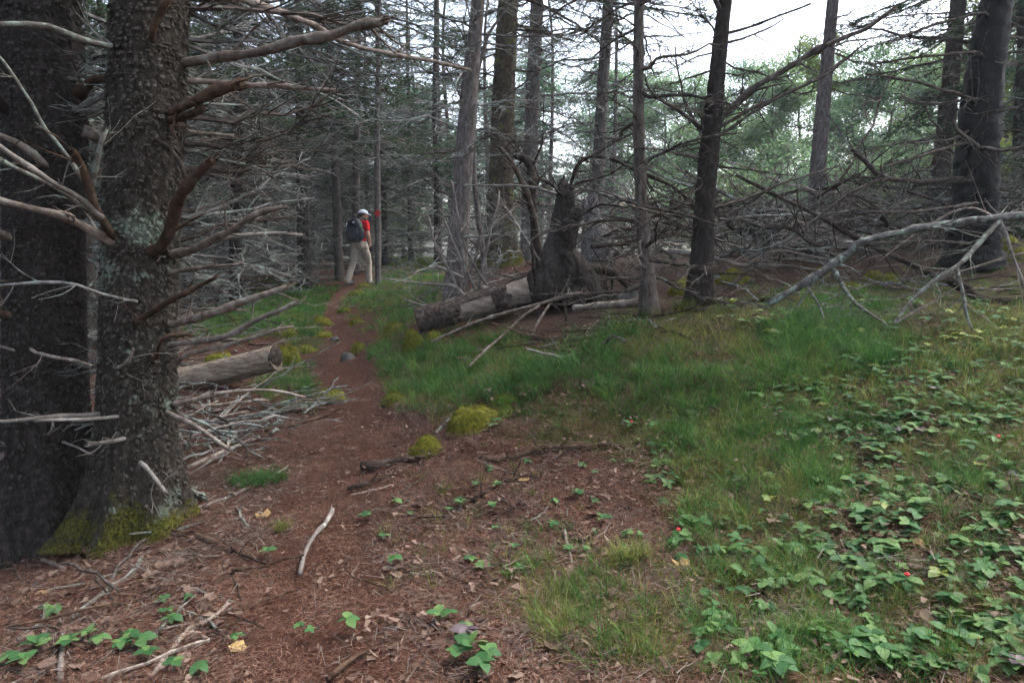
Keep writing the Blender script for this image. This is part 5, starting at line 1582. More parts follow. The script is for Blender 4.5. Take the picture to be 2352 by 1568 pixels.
# trail markers
def marker():
    p = at(867, 490, 14.8 - .085)
    mb = MB()
    s, t = .085, .004
    V = [(0, 0, s), (s * .85, 0, 0), (0, 0, -s), (-s * .85, 0, 0)]
    mb.add([(x, -t, z) for x, y, z in V] + [(x, t, z) for x, y, z in V], [(0, 1, 2, 3)[::-1], (4, 5, 6, 7)] + [(i, (i + 1) % 4, (i + 1) % 4 + 4, i + 4) for i in range(4)])
    root = thing('trail_marker', 'small red diamond trail marker fixed to the slim trunk beside the hiker', 'sign', p)
    link('plate', mb.mesh('plate', 'markred'), root)
    nb = MB()
    ellipsoid(nb, (0, -.006, .03), (.006, .004, .006), None, 8, 5)
    link('nail', nb.mesh('nail', 'stone'), root)
    p = at(1306, 512, 9.35)
    mb = MB()
    V, f = tube([(-.02, 0, .01), (0, -.01, 0), (.015, -.012, -.03), (.02, -.008, -.075)], [.016, .013, .010, .004], 6)
    mb.add(V * np.array([1, .5, 1]), f)
    tag(link('flagging_tape', mb.mesh('flagging_tape', 'markpink'), None, at(1304, 512, 8.95)), 'tiny pinkish red scrap of flagging tape on the leaning dark stem', 'tape')
marker()

# ------------------------------------------------------------------ the hiker
def hiker():
    Y = 15.0
    foot = at(828, 655, Y)
    foot[2] = gz(foot[0], foot[1]) - .005
    root = thing('person', 'hiker in red shirt, khaki trousers and white cap walking away up the trail', 'person', foot, R(-20))
    root.scale = (.97,) * 3
    hd = np.array([.035, .15, 1.535])          # head centre
    # skin: one continuous body
    mb = MB()
    ellipsoid(mb, hd, (.074, .092, .112), (.12, 0, -1.05))
    f_ = np.array([math.sin(1.05), math.cos(1.05), -.12])      # where the face looks
    s_ = np.array([f_[1], -f_[0], 0])
    ellipsoid(mb, hd + f_ * .045 + np.array([0, 0, -.06]), (.045, .05, .055))
    capsule(mb, hd + f_ * .088 + np.array([0, 0, .012]), hd + f_ * .112 + np.array([0, 0, -.02]), .010, .013, 8)
    for sg in (-1, 1):
        ellipsoid(mb, hd + s_ * .078 * sg - f_ * .008 + np.array([0, 0, -.012]), (.012, .018, .030), None, 8, 6)
        ellipsoid(mb, hd + f_ * .085 + s_ * .03 * sg + np.array([0, 0, .018]), (.013, .013, .008), None, 8, 6)
    ellipsoid(mb, hd + f_ * .092 + np.array([0, 0, -.052]), (.022, .016, .008), None, 8, 6)
    capsule(mb, hd + np.array([-.01, -.03, -.05]), (0, .075, 1.37), .052, .060)
    capsule(mb, (0, .07, 1.34), (0, .03, 1.08), .11, .105)
    capsule(mb, (0, .03, 1.08), (0, 0, .93), .105, .12)
    for sg in (-1, 1):
        capsule(mb, (0, .07, 1.36), (sg * .15, .06, 1.36), .06, .052)
    arms = {1: [(.165, .055, 1.355), (.235, .015, 1.10), (.165, .19, .925)], -1: [(-.165, .055, 1.355), (-.235, .03, 1.10), (-.17, .22, .96)]}
    for sg, (a, b, c) in arms.items():
        a, b, c = map(np.array, (a, b, c))
        capsule(mb, a, b, .050, .040)
        capsule(mb, b, b + (c - b) * .35, .040, .041)
        capsule(mb, b + (c - b) * .35, c, .041, .027)
        d = (c - b) / np.linalg.norm(c - b)
        inn = np.array([-sg, .1, 0.])
        inn -= d * inn.dot(d); inn /= np.linalg.norm(inn)
        ac = np.cross(d, inn)
        pe = c + d * .075
        for q in (-.024, 0, .024):
            capsule(mb, c + ac * q * .6, pe + ac * q, .016, .015, 8)
        for i, (q, ln) in enumerate([(-.033, .058), (-.011, .070), (.011, .074), (.033, .066)]):
            k1 = pe + ac * q + d * ln * .5 + inn * .012
            capsule(mb, pe + ac * q, k1, .0095, .009, 8)
            capsule(mb, k1, k1 + d * ln * .22 + inn * ln * .45, .009, .0075, 8)
        tb = c + d * .02 + ac * .03 * (1 if sg > 0 else 1)
        t2_ = tb + d * .035 + ac * .022 + inn * .015
        capsule(mb, tb, t2_, .012, .0105, 8)
        capsule(mb, t2_, t2_ + d * .03 + inn * .016, .0105, .0085, 8)
    legs = {-1: [(-.088, 0, .90), (-.115, -.085, .485), (-.17, -.25, .10)], 1: [(.088, .01, .90), (.13, .17, .50), (.125, .15, .09)]}
    for sg, (a, b, c) in legs.items():
        capsule(mb, a, b, .078, .052)
        b_, c_ = np.array(b), np.array(c)
        capsule(mb, b, b_ + (c_ - b_) * .35, .052, .054)
        capsule(mb, b_ + (c_ - b_) * .35, c, .054, .034)
        capsule(mb, c, np.array(c) + np.array([0, .07, -.05]), .034, .03)
    link('body', remesh(mb, 'body', 'skin', .0075, 2), root)
    # trousers
    tb = MB()
    ellipsoid(tb, (0, -.01, .985), (.158, .118, .10))
    ellipsoid(tb, (0, -.03, .90), (.175, .135, .12))
    for sg, (a, b, c) in legs.items():
        a, b, c = map(np.array, (a, b, c))
        ellipsoid(tb, (sg * .075, -.055, .88), (.095, .105, .115))
        capsule(tb, a, a + (b - a) * .5, .108, .092)
        capsule(tb, a + (b - a) * .5, b, .092, .072)
        capsule(tb, b, b + (c - b) * .4, .072, .072)
        capsule(tb, b + (c - b) * .4, c + np.array([0, 0, .0]), .072, .078)
        capsule(tb, c, c + np.array([0, -.005, -.02]), .078, .074)
    link('trousers', remesh(tb, 'trousers', 'khaki', .012, 3, lambda V: .007 * noise3(V * np.array([5, 5, 22]), 3) + .005 * noise3(V * np.array([18, 18, 7]), 4)), root)
    # shirt
    sb = MB()
    for z, y, rx, ry in ((1.36, .07, .13, .085), (1.30, .07, .168, .110), (1.20, .055, .162, .112), (1.10, .04, .145, .108), (1.02, .02, .155, .115), (.97, .005, .168, .125)):
        ellipsoid(sb, (0, y, z), (rx, ry, .085))
    for sg, (a, b, c) in arms.items():
        a, b = np.array(a), np.array(b)
        capsule(sb, (sg * .09, .065, 1.36), a, .062, .064)
        capsule(sb, a, a + (b - a) * .50, .066, .066)
    capsule(sb, (0, .075, 1.37), (.005, .085, 1.415), .075, .062)
    link('shirt', remesh(sb, 'shirt', 'red', .011, 3, lambda V: .006 * noise3(V * np.array([9, 9, 16]), 6)), root)
    # hair
    hb = MB()
    ellipsoid(hb, hd - f_ * .022 + np.array([0, 0, .012]), (.086, .092, .108))
    capsule(hb, hd - f_ * .07 + np.array([0, 0, -.02]), hd - f_ * .085 + np.array([-.02, -.03, -.13]), .060, .062)
    capsule(hb, hd - f_ * .085 + np.array([-.02, -.03, -.13]), hd - f_ * .07 + np.array([-.03, -.05, -.20]), .062, .035)
    capsule(hb, hd - f_ * .06 - s_ * .04 + np.array([0, 0, -.02]), hd - f_ * .06 - s_ * .06 + np.array([0, -.02, -.17]), .05, .03)
    link('hair', remesh(hb, 'hair', 'hair', .010, 2, lambda V: .007 * noise3(V * np.array([60, 60, 8]), 2)), root)
    # cap
    cb = MB()
    nu, nv = 24, 9
    u = np.arange(nu) * 2 * math.pi / nu
    v = np.linspace(.05, math.pi / 2 - .03, nv)
    yaw = math.atan2(f_[1], f_[0])
    tl = np.array(Euler((0, .16, yaw)).to_matrix())
    Pd = np.array([[math.cos(b) * math.cos(a) * .112, math.cos(b) * math.sin(a) * .097, math.sin(b) ** .9 * .088] for b in v for a in u])
    cc = hd + np.array([0, 0, .045])
    cb.add(Pd @ tl.T + cc, tube_faces(nv, nu, True))
    cap_o = link('cap', cb.mesh('cap', 'white', True), root)
    bb = MB()
    aa = np.linspace(-1.05, 1.05, 13)
    top = [(math.cos(a) * .105, math.sin(a) * .092, .012) for a in aa] + [(.105 + math.cos(a * 1.2) * .075 * math.cos(a * .9), math.sin(a) * .095, .012 - .02 * math.cos(a)) for a in aa]
    V = np.array(top + [(x, y, z - .006) for x, y, z in top])
    f = []
    for i in range(12):
        f += [(i, i + 1, 14 + i, 13 + i), (26 + i, 39 + i, 40 + i, 27 + i), (13 + i, 14 + i, 40 + i, 39 + i)]
    bb.add(V @ tl.T + cc, f)
    link('brim', bb.mesh('brim', 'white', False), cap_o)
    st = MB()
    st.add(*tube([np.array(tl @ np.array([-.112 * math.cos(t), .097 * math.sin(t), -.004])) + cc for t in np.linspace(-.9, .9, 9)], .007, 5))
    link('strap', st.mesh('strap', 'white'), cap_o)
    # shoes
    for sg, (a, b, c) in legs.items():
        c = np.array(c)
        sm = MB()
        tip = np.array([0, .0, 0]) if sg > 0 else np.array([0, 0, 0])
        capsule(sm, c + np.array([0, -.03, -.045]), c + np.array([0, .06, -.055]), .042, .042)
        capsule(sm, c + np.array([0, .06, -.055]), c + np.array([.01, .155, -.062]), .042, .033)
        capsule(sm, c + np.array([0, -.005, 0]), c + np.array([0, .0, -.04]), .045, .045)
        link('shoe', remesh(sm, 'shoe', 'shoe', .010, 2), root)
    # backpack, a thing of its own
    M4_ = Matrix.Translation(Vector(foot)) @ Euler((0, 0, R(-20))).to_matrix().to_4x4() @ Matrix.Scale(.97, 4)
    pb = M4_ @ Vector((0, -.14, .98))
    pk = thing('backpack', 'black daypack with a small white and red emblem worn by the hiker', 'backpack', pb, R(-20), None, 1.05)
    def slab(c, r, e=2.6, nu=28, nv=15, taper=.0):
        u = np.arange(nu) * 2 * math.pi / nu
        v = np.linspace(-math.pi / 2 + .06, math.pi / 2 - .06, nv)
        sp = lambda t: np.sign(t) * np.abs(t) ** (2 / e)
        P = np.array([[sp(math.cos(b)) * sp(math.cos(a)), sp(math.cos(b)) * sp(math.sin(a)), sp(math.sin(b))] for b in v for a in u])
        P[:, 0] *= 1 - taper * P[:, 2]
        P[:, 1] *= 1 - taper * P[:, 2]
        return P * np.array(r) + np.array(c), tube_faces(nv, nu, True)
    mb = MB(); mb.add(*slab((0, -.02, .20), (.185, .105, .245), 2.8, taper=.18))
    link('pack_body', mb.mesh('pack_body', 'black', True), pk)
    mb = MB(); mb.add(*slab((0, -.10, .13), (.145, .055, .150), 2.8, taper=.10))
    link('front_pocket', mb.mesh('front_pocket', 'navy', True), pk)
    mb = MB(); mb.add(*slab((.185, -.02, .12), (.03, .065, .10), 2.5))
    link('side_pocket', mb.mesh('side_pocket', 'navy', True), pk)
    mb = MB(); mb.add(*slab((.168, -.055, .275), (.016, .03, .042), 2.5))
    link('green_tag', mb.mesh('green_tag', 'green', True), pk)
    mb = MB(); mb.add(*slab((-.172, -.03, .30), (.016, .03, .055), 2.5))
    link('bottle', mb.mesh('bottle', 'white', True), pk)
    for sg in (-1, 1):
        mb = MB()
        q = smooth_line([(sg * .075, .06, .40), (sg * .095, .16, .455), (sg * .10, .29, .38), (sg * .11, .31, .25), (sg * .145, .22, .12), (sg * .13, .06, .05)], 22)
        mb.add(*tube(q, .019, 6))
        link('strap', mb.mesh('strap', 'black', True), pk)
    mb = MB()
    mb.add(*tube(smooth_line([(-.035, .02, .43), (-.03, .015, .465), (.03, .015, .465), (.035, .02, .43)], 9), .007, 5))
    link('top_handle', mb.mesh('top_handle', 'black'), pk)
    lg = MB()
    yb = -.128
    ring = [np.array([.035 + math.cos(t) * .026, 0, .365 + math.sin(t) * .017]) for t in np.linspace(.5, 5.6, 14)]
    ring = [np.array([p[0], -.02 - .105 * (1 - .16 * .67) * (1 - abs((p[2] - .20) / .245) ** 2.8) ** (1 / 2.8) - .004, p[2]]) for p in ring]
    lg.add(*tube(ring, .006, 5))
    em = link('emblem', lg.mesh('emblem', 'white'), pk)
    lg = MB()
    ellipsoid(lg, np.mean(ring, 0) + np.array([.004, -.004, 0]), (.010, .005, .009), None, 8, 5)
    link('emblem_dot', lg.mesh('emblem_dot', 'red'), em)
hiker()

# ------------------------------------------------------------------ low plants
def leaf_mesh(L, W, mat, fold=.18, droop=.25, name='leaf', tipf=1.0):
    n = 6
    t = np.linspace(0, 1, n)
    w = W * np.sin(np.pi * np.clip(t, .03, 1) ** .82) ** .8 * .5
    w[-1] = .0005
    z = fold * L * .3 * np.sin(np.pi * t * .9) - droop * L * t ** 2
    V, f = [], []
    for i in range(n):
        V += [(t[i] * L, -w[i], z[i] + w[i] * fold), (t[i] * L, 0, z[i]), (t[i] * L, w[i], z[i] + w[i] * fold)]
    for i in range(n - 1):
        a = i * 3
        f += [(a, a + 3, a + 4, a + 1), (a + 1, a + 4, a + 5, a + 2)]
    mb = MB()
    mb.add(V, f)
    return mb.mesh(name, mat, True)

LEAVES = {c: [leaf_mesh(.054, .039, c, .14, d) for d in (.0, .15, .3)] for c in ('bunch', 'bunch_yel', 'bunch_pur')}
_st = MB(); _st.add(*tube([(0, 0, -.03), (.002, 0, .02), (0, .002, .05)], [.0018, .0016, .0012], 4))
STEM = _st.mesh('stem', 'stemgreen')
_bm = MB()
for a in range(5):
    ellipsoid(_bm, (math.cos(a * 1.256) * .0075, math.sin(a * 1.256) * .0075, .012), (.0062,) * 3, None, 8, 6)
ellipsoid(_bm, (0, 0, .018), (.0062,) * 3, None, 8, 6)
BERRY = _bm.mesh('berries', 'berry', True)

def bunchberry(p, rg_, label, group, sc, col='bunch', berries=False, nl=None, name='bunchberry_plant'):
    root = thing(name, label, 'plant', p, rg_.uniform(0, 6.28), group, sc)
    link('stem', STEM, root)
    n = nl or int(rg_.choice([4, 4, 4, 5, 6]))
    tx, ty = rg_.normal(0, .18, 2)
    for i in range(n):
        s = rg_.uniform(.8, 1.2)
        link('leaf', LEAVES[col][rg_.integers(0, 3)], root, (0, 0, .05), (tx, ty - rg_.uniform(-.05, .2), i * 6.283 / n + rg_.normal(0, .15)), (s, s * rg_.uniform(.9, 1.1), s))
    if berries:
        link('berries', BERRY, root, (0, 0, .052), (0, 0, 0), .8)
    return root

rg = np.random.default_rng(123)
for px, py, sc in [(910, 1165, .8), (905, 1302, .85), (882, 1245, .7), (838, 1198, .8), (800, 1447, 1.0), (612, 1284, .9), (690, 1447, .5), (715, 1465, .5)]:
    bunchberry(hit(px, py), rg, 'small green seedling growing by itself on the bare needle trail', 'lone seedlings on the trail', sc, name='seedling')
for px, py, sc in [(1008, 1442, 1.0), (1062, 1470, .9), (1080, 1520, 1.15), (1120, 1532, 1.1), (1050, 1530, 1.0), (1108, 1560, 1.1), (1030, 1425, .7)]:
    bunchberry(hit(px, py), rg, 'green four-leaved bunchberry in the cluster at the trail edge', 'bunchberry cluster at the trail edge', sc)
bunchberry(hit(1072, 1478), rg, 'dull purple bunchberry plant inside the green trail-edge cluster', None, 1.0, 'bunch_pur')
for px, py, sc in [(130, 1422, .9), (398, 1442, .8), (385, 1420, .7), (322, 1492, 1.0), (230, 1492, .9), (90, 1508, 1.0), (300, 1478, .9), (460, 1552, .9), (432, 1382, .6), (20, 1532, 1.0), (340, 1520, .9), (205, 1470, .7), (110, 1420, .7), (160, 1500, .9), (400, 1550, .9), (375, 1395, .6), (60, 1545, 1.0), (280, 1500, .8), (545, 1480, .6)]:
    bunchberry(hit(px, py), rg, 'fresh green bunchberry in the patch among twigs below the big spruces', 'bunchberry patch below the big spruces', sc)

def sample_px(poly, n, rg_, clump=0.0, minY=0):
    xs, ys = [p[0] for p in poly], [p[1] for p in poly]
    out = []
    while len(out) < n:
        px, py = rg_.uniform(min(xs), max(xs)), rg_.uniform(min(ys), max(ys))
        if inpoly(np.array([px]), np.array([py]), poly)[0]:
            if clump and rg_.uniform() < clump * (.6 - 1.4 * float(noise2(px, py, 1 / 110, 6))):
                continue
            out.append((px, py))
    return out
BANK = [(1560, 1240), (1760, 1010), (1960, 940), (2120, 890), (2352, 820), (2352, 1568), (1700, 1568), (1740, 1420), (1640, 1330)]
for i, (px, py) in enumerate(sample_px(BANK, 150, rg, .7) + sample_px([(1700, 930), (1900, 850), (2100, 790), (2352, 740), (2352, 960), (1900, 1040)], 80, rg, .3)):
    g = hit(px, py)
    u = rg.uniform()
    if u < .04:
        bunchberry(g, rg, 'yellowing bunchberry plant among the green ones on the bank', 'yellowing bunchberries on the bank', rg.uniform(.7, 1.0), 'bunch_yel')
    elif u < .065:
        bunchberry(g, rg, 'purplish bunchberry plant among the green ones on the bank', 'purplish bunchberries on the bank', rg.uniform(.7, 1.0), 'bunch_pur')
    else:
        sc_, nl_ = rg.uniform(.6, 1.12), int(rg.choice([4, 4, 4, 5, 6]))
        on = next((w for w, k_ in (('in the short grass', 'low'), ('in the fine grass', 'mid'), ('at the yellowish grass edge', 'yel')) if inpoly(np.array([px]), np.array([py]), GRASS[k_][0])[0]), 'on bare leaf litter')
        bunchberry(g, rg, '%s green bunchberry with %s leaves %s of the bank' % ('large' if sc_ > 1 else ('medium-sized' if sc_ > .85 else 'small'), {4: 'four', 5: 'five', 6: 'six'}[nl_], on), 'bunchberries on the sloping bank', sc_, nl=nl_)
for px, py in [(2080, 1362), (1557, 1250), (2290, 1030), (1450, 992), (2240, 865)]:
    bunchberry(hit(px, py), rg, 'bunchberry plant topped with a tight cluster of bright red berries', 'bunchberries with red berries', rg.uniform(.95, 1.15), berries=True)
for px, py in sample_px([(930, 1180), (1100, 1080), (1450, 1050), (1560, 1200), (1400, 1300), (1150, 1330), (960, 1260)], 34, rg):
    bunchberry(hit(px, py), rg, 'small green seedling sprouting from the leaf litter beside the trail', 'seedlings in the leaf litter', rg.uniform(.45, .8), name='seedling')
for px, py in sample_px([(1620, 740), (1650, 690), (1780, 690), (1860, 730), (1980, 700), (2200, 690), (2352, 720), (2352, 830), (2100, 830), (1700, 770)], 75, rg):
    bunchberry(hit(px, py), rg, 'yellow-green low leafy plant below the arching limb and brush', 'low leafy plants below the brush', rg.uniform(.8, 1.3), 'bunch_yel' if rg.uniform() < .35 else 'bunch', name='leafy_plant')
for px, py in [(720, 895), (700, 900), (735, 888), (810, 710), (830, 705), (790, 700), (820, 690), (1110, 985), (1125, 975), (1130, 990), (1140, 978), (940, 800), (950, 812), (955, 795), (860, 710)]:
    bunchberry(hit(px, py), rg, 'small leafy green plant growing against a mossy stone or tuft by the trail', 'leafy plants by the mossy stones', rg.uniform(.6, 1.0), name='leafy_plant')

# dead leaves one can pick out
def dead_leaf(seed, mat):
    rg_ = np.random.default_rng(seed)
    n = 11
    a = np.arange(n) * 2 * math.pi / n
    r = .028 * (1 + .28 * rg_.normal(0, 1, n)) * (1 + .3 * np.cos(a))
    V = [(0, 0, .006)] + [(r[i] * math.cos(a[i]) * 1.25, r[i] * math.sin(a[i]), .004 + rg_.uniform(-.004, .014)) for i in range(n)]
    mb = MB()
    mb.add(V, [(0, 1 + i, 1 + (i + 1) % n) for i in range(n)])
    return mb.mesh('dead_leaf', mat)
DLEAF = [dead_leaf(i, 'leaflit') for i in range(7)]
GOLD = [dead_leaf(20 + i, 'leafgold') for i in range(2)]
for poly, n, lab, grp, sd_ in [([(900, 1130), (1350, 1060), (1500, 1250), (1450, 1568), (1050, 1568), (880, 1300)], 90, 'dry pale brown leaf lying on the litter among the seedlings', 'dry leaves among the seedlings', 1),
                          ([(0, 1350), (350, 1230), (560, 1300), (450, 1568), (0, 1568)], 95, 'curled tan leaf lying in the needles below the big spruces', 'dry leaves below the big spruces', 2),
                          ([(1500, 1280), (1800, 1000), (2352, 900), (2352, 1568), (1600, 1568)], 60, 'brown dry leaf showing between the bunchberries of the bank', 'dry leaves between the bunchberries', 3),
                          ([(1180, 800), (1320, 750), (1520, 740), (1420, 790), (1320, 835)], 35, 'pale dry leaf on the bare patch below the uprooted stump', 'dry leaves below the stump', 4),
                          ([(440, 900), (700, 930), (860, 960), (840, 1050), (600, 1060)], 26, 'greyish dry leaf among the sticks at the side of the trail', 'dry leaves among the sticks', 5)]:
    rg_ = np.random.default_rng(sd_)
    for px, py in sample_px(poly, n, rg_):
        g = hit(px, py)
        o = link('fallen_leaf', DLEAF[rg_.integers(0, 7)], None, g + np.array([0, 0, .004]), (rg_.normal(0, .25), rg_.normal(0, .25), rg_.uniform(0, 6.28)), rg_.uniform(.55, 1.15))
        tag(o, lab, 'leaf', grp)
for px, py in [(540, 1500), (1560, 1300), (600, 1190), (1210, 1105), (1105, 1145), (2120, 1255), (100, 1365)]:
    o = link('fallen_leaf', GOLD[random.randint(0, 1)], None, hit(px, py) + np.array([0, 0, .005]), (random.uniform(-.3, .3), random.uniform(-.3, .3), random.uniform(0, 6)), random.uniform(.9, 1.3))
    tag(o, 'golden yellow fallen leaf standing out on the forest floor', 'leaf', 'golden fallen leaves')

# ------------------------------------------------------------------ masses nobody could count: grass, needles, crumbs
def tuft(seed, n, L, W, lean, spread, mat):
    rg_ = np.random.default_rng(seed)
    mb = MB()
    for i in range(n):
        a = rg_.uniform(0, 6.283)
        d = np.array([math.cos(a), math.sin(a), 0])
        b = np.array([*rg_.normal(0, spread, 2), -.01])
        ln = L * rg_.uniform(.5, 1.15)
        le = abs(rg_.normal(lean, .25))
        dr = rg_.uniform(.2, .9)
        t = np.array([0, .35, .7, 1])
        P = b + d * (ln * (le * t + dr * t ** 2.3 * .6))[:, None] + np.array([0, 0, 1]) * (ln * (t * .95 - dr * .42 * t ** 2.6))[:, None]
        sd_ = np.array([-d[1], d[0], 0]) * W * rg_.uniform(.7, 1.3)
        w = np.array([.9, 1, .7, .0])[:, None]
        V = np.concatenate([P - sd_ * w * .5, (P + sd_ * w * .5)[:3]])
        mb.add(V, [(0, 4, 5, 1), (1, 5, 6, 2), (2, 6, 3)])
    return mb.mesh('grass_tuft', mat)
TUFT = {'grass': [tuft(i, 28, .20, .0027, .35, .022, 'grass') for i in range(5)], 'grass_yel': [tuft(10 + i, 22, .18, .0026, .40, .025, 'grass_yel') for i in range(4)] + [tuft(18, 16, .2, .0022, .45, .025, 'grass_dry')]}

def scatter_grass(name, keys, kind, dens, label):
    rg_ = np.random.default_rng(len(name) * 13)
    P, S = [], []
    for k in keys:
        poly, lush, ln, kd = GRASS[k]
        # sample on the ground itself: bounding box of the patch in the place
        W = np.array([hit(*p) for p in poly])
        x0, x1, y0, y1 = W[:, 0].min() - .2, W[:, 0].max() + .2, W[:, 1].min() - .2, W[:, 1].max() + .2
        D = dens * lush * (1.0 if W[:, 1].mean() > 4.6 else 1.7)
        n = int((x1 - x0) * (y1 - y0) * D)
        x, y = rg_.uniform(x0, x1, n), rg_.uniform(y0, y1, n)
        z = ground(x, y)
        px, py = proj(np.stack([x, y, z], -1))
        j = rg_.normal(0, 22, (2, n)) + 65 * np.stack([noise2(x, y, 2.1, 31), noise2(x, y, 2.1, 32) * .6])
        ok = inpoly(px + j[0], py + j[1], poly)
        nz = noise2(x, y, 2.6, 21) + .6 * noise2(x, y, 7.5, 22)
        ok &= nz > (rg_.uniform(-1.2, .5, n) if lush < .8 else rg_.uniform(-1.6, .05, n))
        ok &= path_dist(x, y) > .95
        P.append(np.stack([x, y, z], -1)[ok])
        S.append(ln * rg_.uniform(.55, 1.15, ok.sum()) * (1 + .25 * nz[ok]))
    P, S = np.concatenate(P), np.concatenate(S)
    n = len(P)
    rot = np.c_[rg_.normal(.12, .16, n), rg_.normal(-.12, .16, n), rg_.uniform(-1.2, 1.2, n)]
    alls = TUFT['grass'] + TUFT['grass_yel']
    mixn = noise2(P[:, 0], P[:, 1], 1.9, 41) + .7 * noise2(P[:, 0], P[:, 1], 6.5, 42) + rg_.normal(0, .35, n) + (.55 if kind == 'grass_yel' else -.22)
    ix = np.where(mixn > .18, 5 + rg_.integers(0, 5, n), rg_.integers(0, 5, n)).astype(np.int32)
    scatter(name, alls, P, rot, S, ix, label, 'grass')
    return n
n1 = scatter_grass('grass', ['band', 'bandr', 'mid', 'low', 'bank', 'left', 'left2', 'left3', 'tr'], 'grass', 300, 'fine deep green drooping grass growing in bands over the slope')
n2 = scatter_grass('dry_grass', ['yel', 'midy', 'low2', 'tr2', 'far', 'lefty', 'bank', 'low', 'rise', 'edge', 'verge'], 'grass_yel', 175, 'yellow-green and straw coloured thin grass on the slope')

# tufts that stand alone
def lone_tuft(px, py, w, label, ht=.8, n=16, kind='grass'):
    g = hit(px, py)
    root = thing('grass_tuft', label, 'grass', g)
    r = w / 2 * math.hypot(g[1], 1.3) / F
    it = []
    for i in range(n * 3):
        a, q = random.uniform(0, 6.28), r * math.sqrt(random.uniform(0, 1)) * .75
        x, y = math.cos(a) * q, math.sin(a) * q * .7
        it.append((random.choice(TUFT[kind]), trs((x, y, gz(g[0] + x, g[1] + y) - g[2]), (random.gauss(0, .12), random.gauss(0, .12), random.uniform(0, 6.28)), ht * random.uniform(.7, 1.1))))
    o = link('blades', meshes_join(it, 'blades'), root)
    o['kind'] = 'stuff'
lone_tuft(600, 1112, 170, 'round green grass tuft alone between the big spruce and the trail', .62, 16)
lone_tuft(648, 1220, 50, 'small olive grass tuft at the trail edge below the round one', .5, 4, 'grass_yel')
lone_tuft(1570, 712, 70, 'pale arching grass tuft at the foot of the forked dark trunk', 1.0, 5, 'grass_yel')
lone_tuft(1440, 1290, 130, 'yellow-green spiky grass tuft in the leaf litter', .7, 9, 'grass_yel')

def litter_piece(seed, n, rad, ln, w, mat, zz=.012):
    rg_ = np.random.default_rng(seed)
    mb = MB()
    c = np.c_[rg_.normal(0, rad * .5, (n, 2)), rg_.uniform(0, zz, n)]
    a = rg_.uniform(0, 6.283, n)
    d = np.c_[np.cos(a), np.sin(a), rg_.normal(0, .22, n)] * (ln * rg_.uniform(.5, 1.3, n))[:, None] * .5
    s = np.c_[-np.sin(a), np.cos(a), rg_.normal(0, .3, n)] * w * .5
    V = np.stack([c - d - s, c - d + s, c + d + s * .4, c + d - s * .4], 1).reshape(-1, 3)
    mb.add(V, [(4 * i, 4 * i + 1, 4 * i + 2, 4 * i + 3) for i in range(n)])
    return mb.mesh('litter', mat)
NEED = [litter_piece(i, 130, .16, .026, .0022, 'needlelit') for i in range(5)]
BITS = [litter_piece(30 + i, 26, .2, .075, .0032, 'twigbit', .02) for i in range(5)]
CRUMB = [litter_piece(60 + i, 10, .18, .034, .022, 'leaflit', .012) for i in range(4)]
def scatter_floor(name, protos, n_near, n_far, label, cat, smin, smax, avoid_path=None, seed=0):
    rg_ = np.random.default_rng(seed)
    out = []
    for n, (y0, y1) in ((n_near, (1.7, 6.0)), (n_far, (6.0, 17.0))):
        y = rg_.uniform(y0, y1, n * 2)
        x = rg_.uniform(-1.1, 1.1, n * 2) * y
        z = ground(x, y) - .035 * np.clip(1.15 - path_dist(x, y), 0, 1)
        keep = rg_.uniform(0, y1, n * 2) < y
        if avoid_path is not None:
            keep &= (path_dist(x, y) > 1.0) | (rg_.uniform(0, 1, n * 2) < avoid_path)
        if name == 'needle_litter':
            keep &= rg_.uniform(0, 1, n * 2) > .8 * np.clip((y - 5.3) / 1.6, 0, 1) * np.clip((x + .1) / .8, 0, 1)
        keep &= noise2(x, y, 1.6, seed + 3) + .5 * noise2(x, y, 5, seed + 4) > rg_.uniform(-1.3, .5, n * 2)
        out.append(np.stack([x, y, z], -1)[keep])
    P = np.concatenate(out)
    n = len(P)
    scatter(name, protos, P, np.c_[rg_.normal(0, .06, n), rg_.normal(0, .06, n), rg_.uniform(0, 6.28, n)], rg_.uniform(smin, smax, n), rg_.integers(0, len(protos), n).astype(np.int32), label, cat)
scatter_floor('needle_litter', NEED, 5600, 4800, 'reddish fallen spruce needles matting the forest floor', 'needles', .7, 1.3, None, 1)
scatter_floor('twig_litter', BITS, 3500, 7000, 'fine broken grey twig crumbs strewn over the forest floor', 'twigs', .5, 1.2, .12, 2)
scatter_floor('leaf_litter', CRUMB, 2500, 2000, 'crumbled brown leaf scraps strewn over the forest floor', 'leaf litter', .4, 1.15, .3, 3)

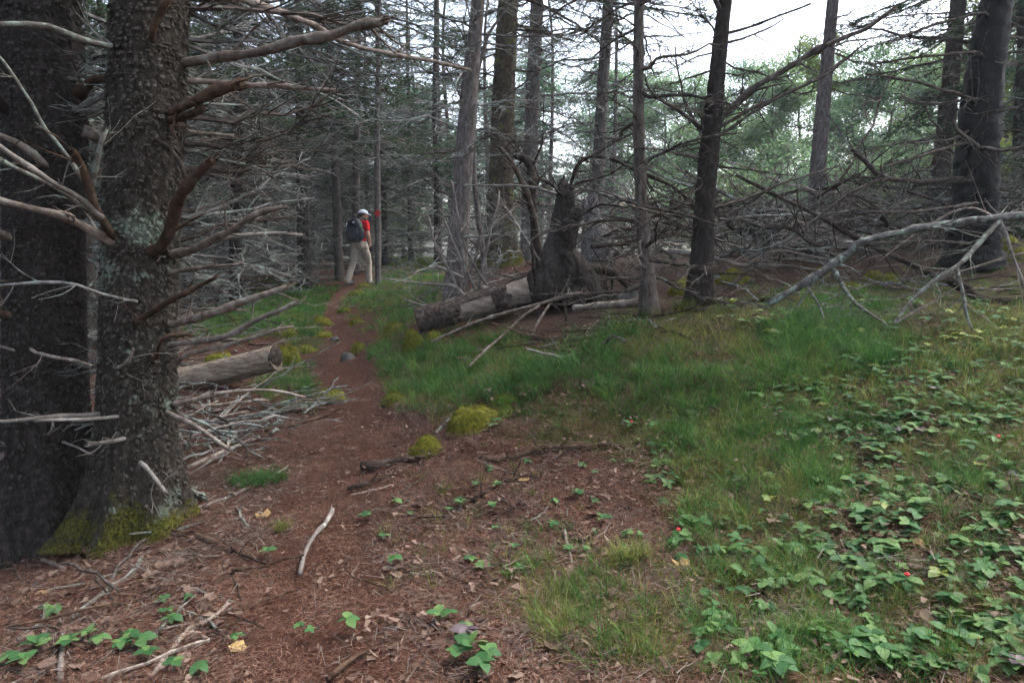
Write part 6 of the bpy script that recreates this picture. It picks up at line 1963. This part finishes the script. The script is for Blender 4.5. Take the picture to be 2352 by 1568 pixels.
# further small plants of the bank, too many to count
WH = []
for i in range(4):
    rg_ = np.random.default_rng(i)
    it = [(random.choice(LEAVES['bunch']), trs((0, 0, .05), (rg_.normal(0, .2), rg_.normal(0, .2), k * 1.57 + rg_.normal(0, .15)), rg_.uniform(.8, 1.2))) for k in range(4)]
    WH.append(meshes_join(it, 'whorl'))
pp = np.array([hit(px, py) for px, py in sample_px([(1450, 1000), (1800, 880), (2352, 800), (2352, 1568), (1600, 1568), (1560, 1300)], 520, rg, .6) + sample_px([(1650, 900), (1900, 800), (2352, 720), (2352, 980), (1900, 1050)], 420, rg, .4) + sample_px([(2352, 720), (2950, 700), (2950, 1568), (2352, 1568)], 700, rg, .4)])
n = len(pp)
scatter('ground_cover', WH, pp, np.c_[rg.normal(0, .2, n), rg.normal(0, .2, n), rg.uniform(0, 6.28, n)], rg.uniform(.4, .85, n), rg.integers(0, 4, n).astype(np.int32), 'small scattered green leaves between the larger bunchberries on the bank', 'ground cover')

# ------------------------------------------------------------------ misty air
def haze():
    mb = MB()
    x, y0, y1, z0, z1 = 170, -90, 170, -6, 17
    V = [(-x, y0, z0), (x, y0, z0), (x, y1, z0), (-x, y1, z0), (-x, y0, z1), (x, y0, z1), (x, y1, z1), (-x, y1, z1)]
    mb.add(V, [(3, 2, 1, 0), (4, 5, 6, 7), (0, 1, 5, 4), (1, 2, 6, 5), (2, 3, 7, 6), (3, 0, 4, 7)])
    me = mb.mesh('haze')
    m = bpy.data.materials.new('haze')
    m.use_nodes = True
    N, L = m.node_tree.nodes, m.node_tree.links
    N.clear()
    v = N.new('ShaderNodeVolumePrincipled')
    v.inputs['Color'].default_value = (.86, .93, 1.0, 1)
    v.inputs['Density'].default_value = .0013
    v.inputs['Anisotropy'].default_value = .2
    o = N.new('ShaderNodeOutputMaterial')
    L.new(v.outputs[0], o.inputs['Volume'])
    me.materials.append(m)
    ob = link('haze', me)
    tag(ob, 'pale bluish mist hanging in the woods', 'haze', None, 'stuff')
haze()
print('OBJECTS', len(bpy.data.objects), 'grass', n1, n2)
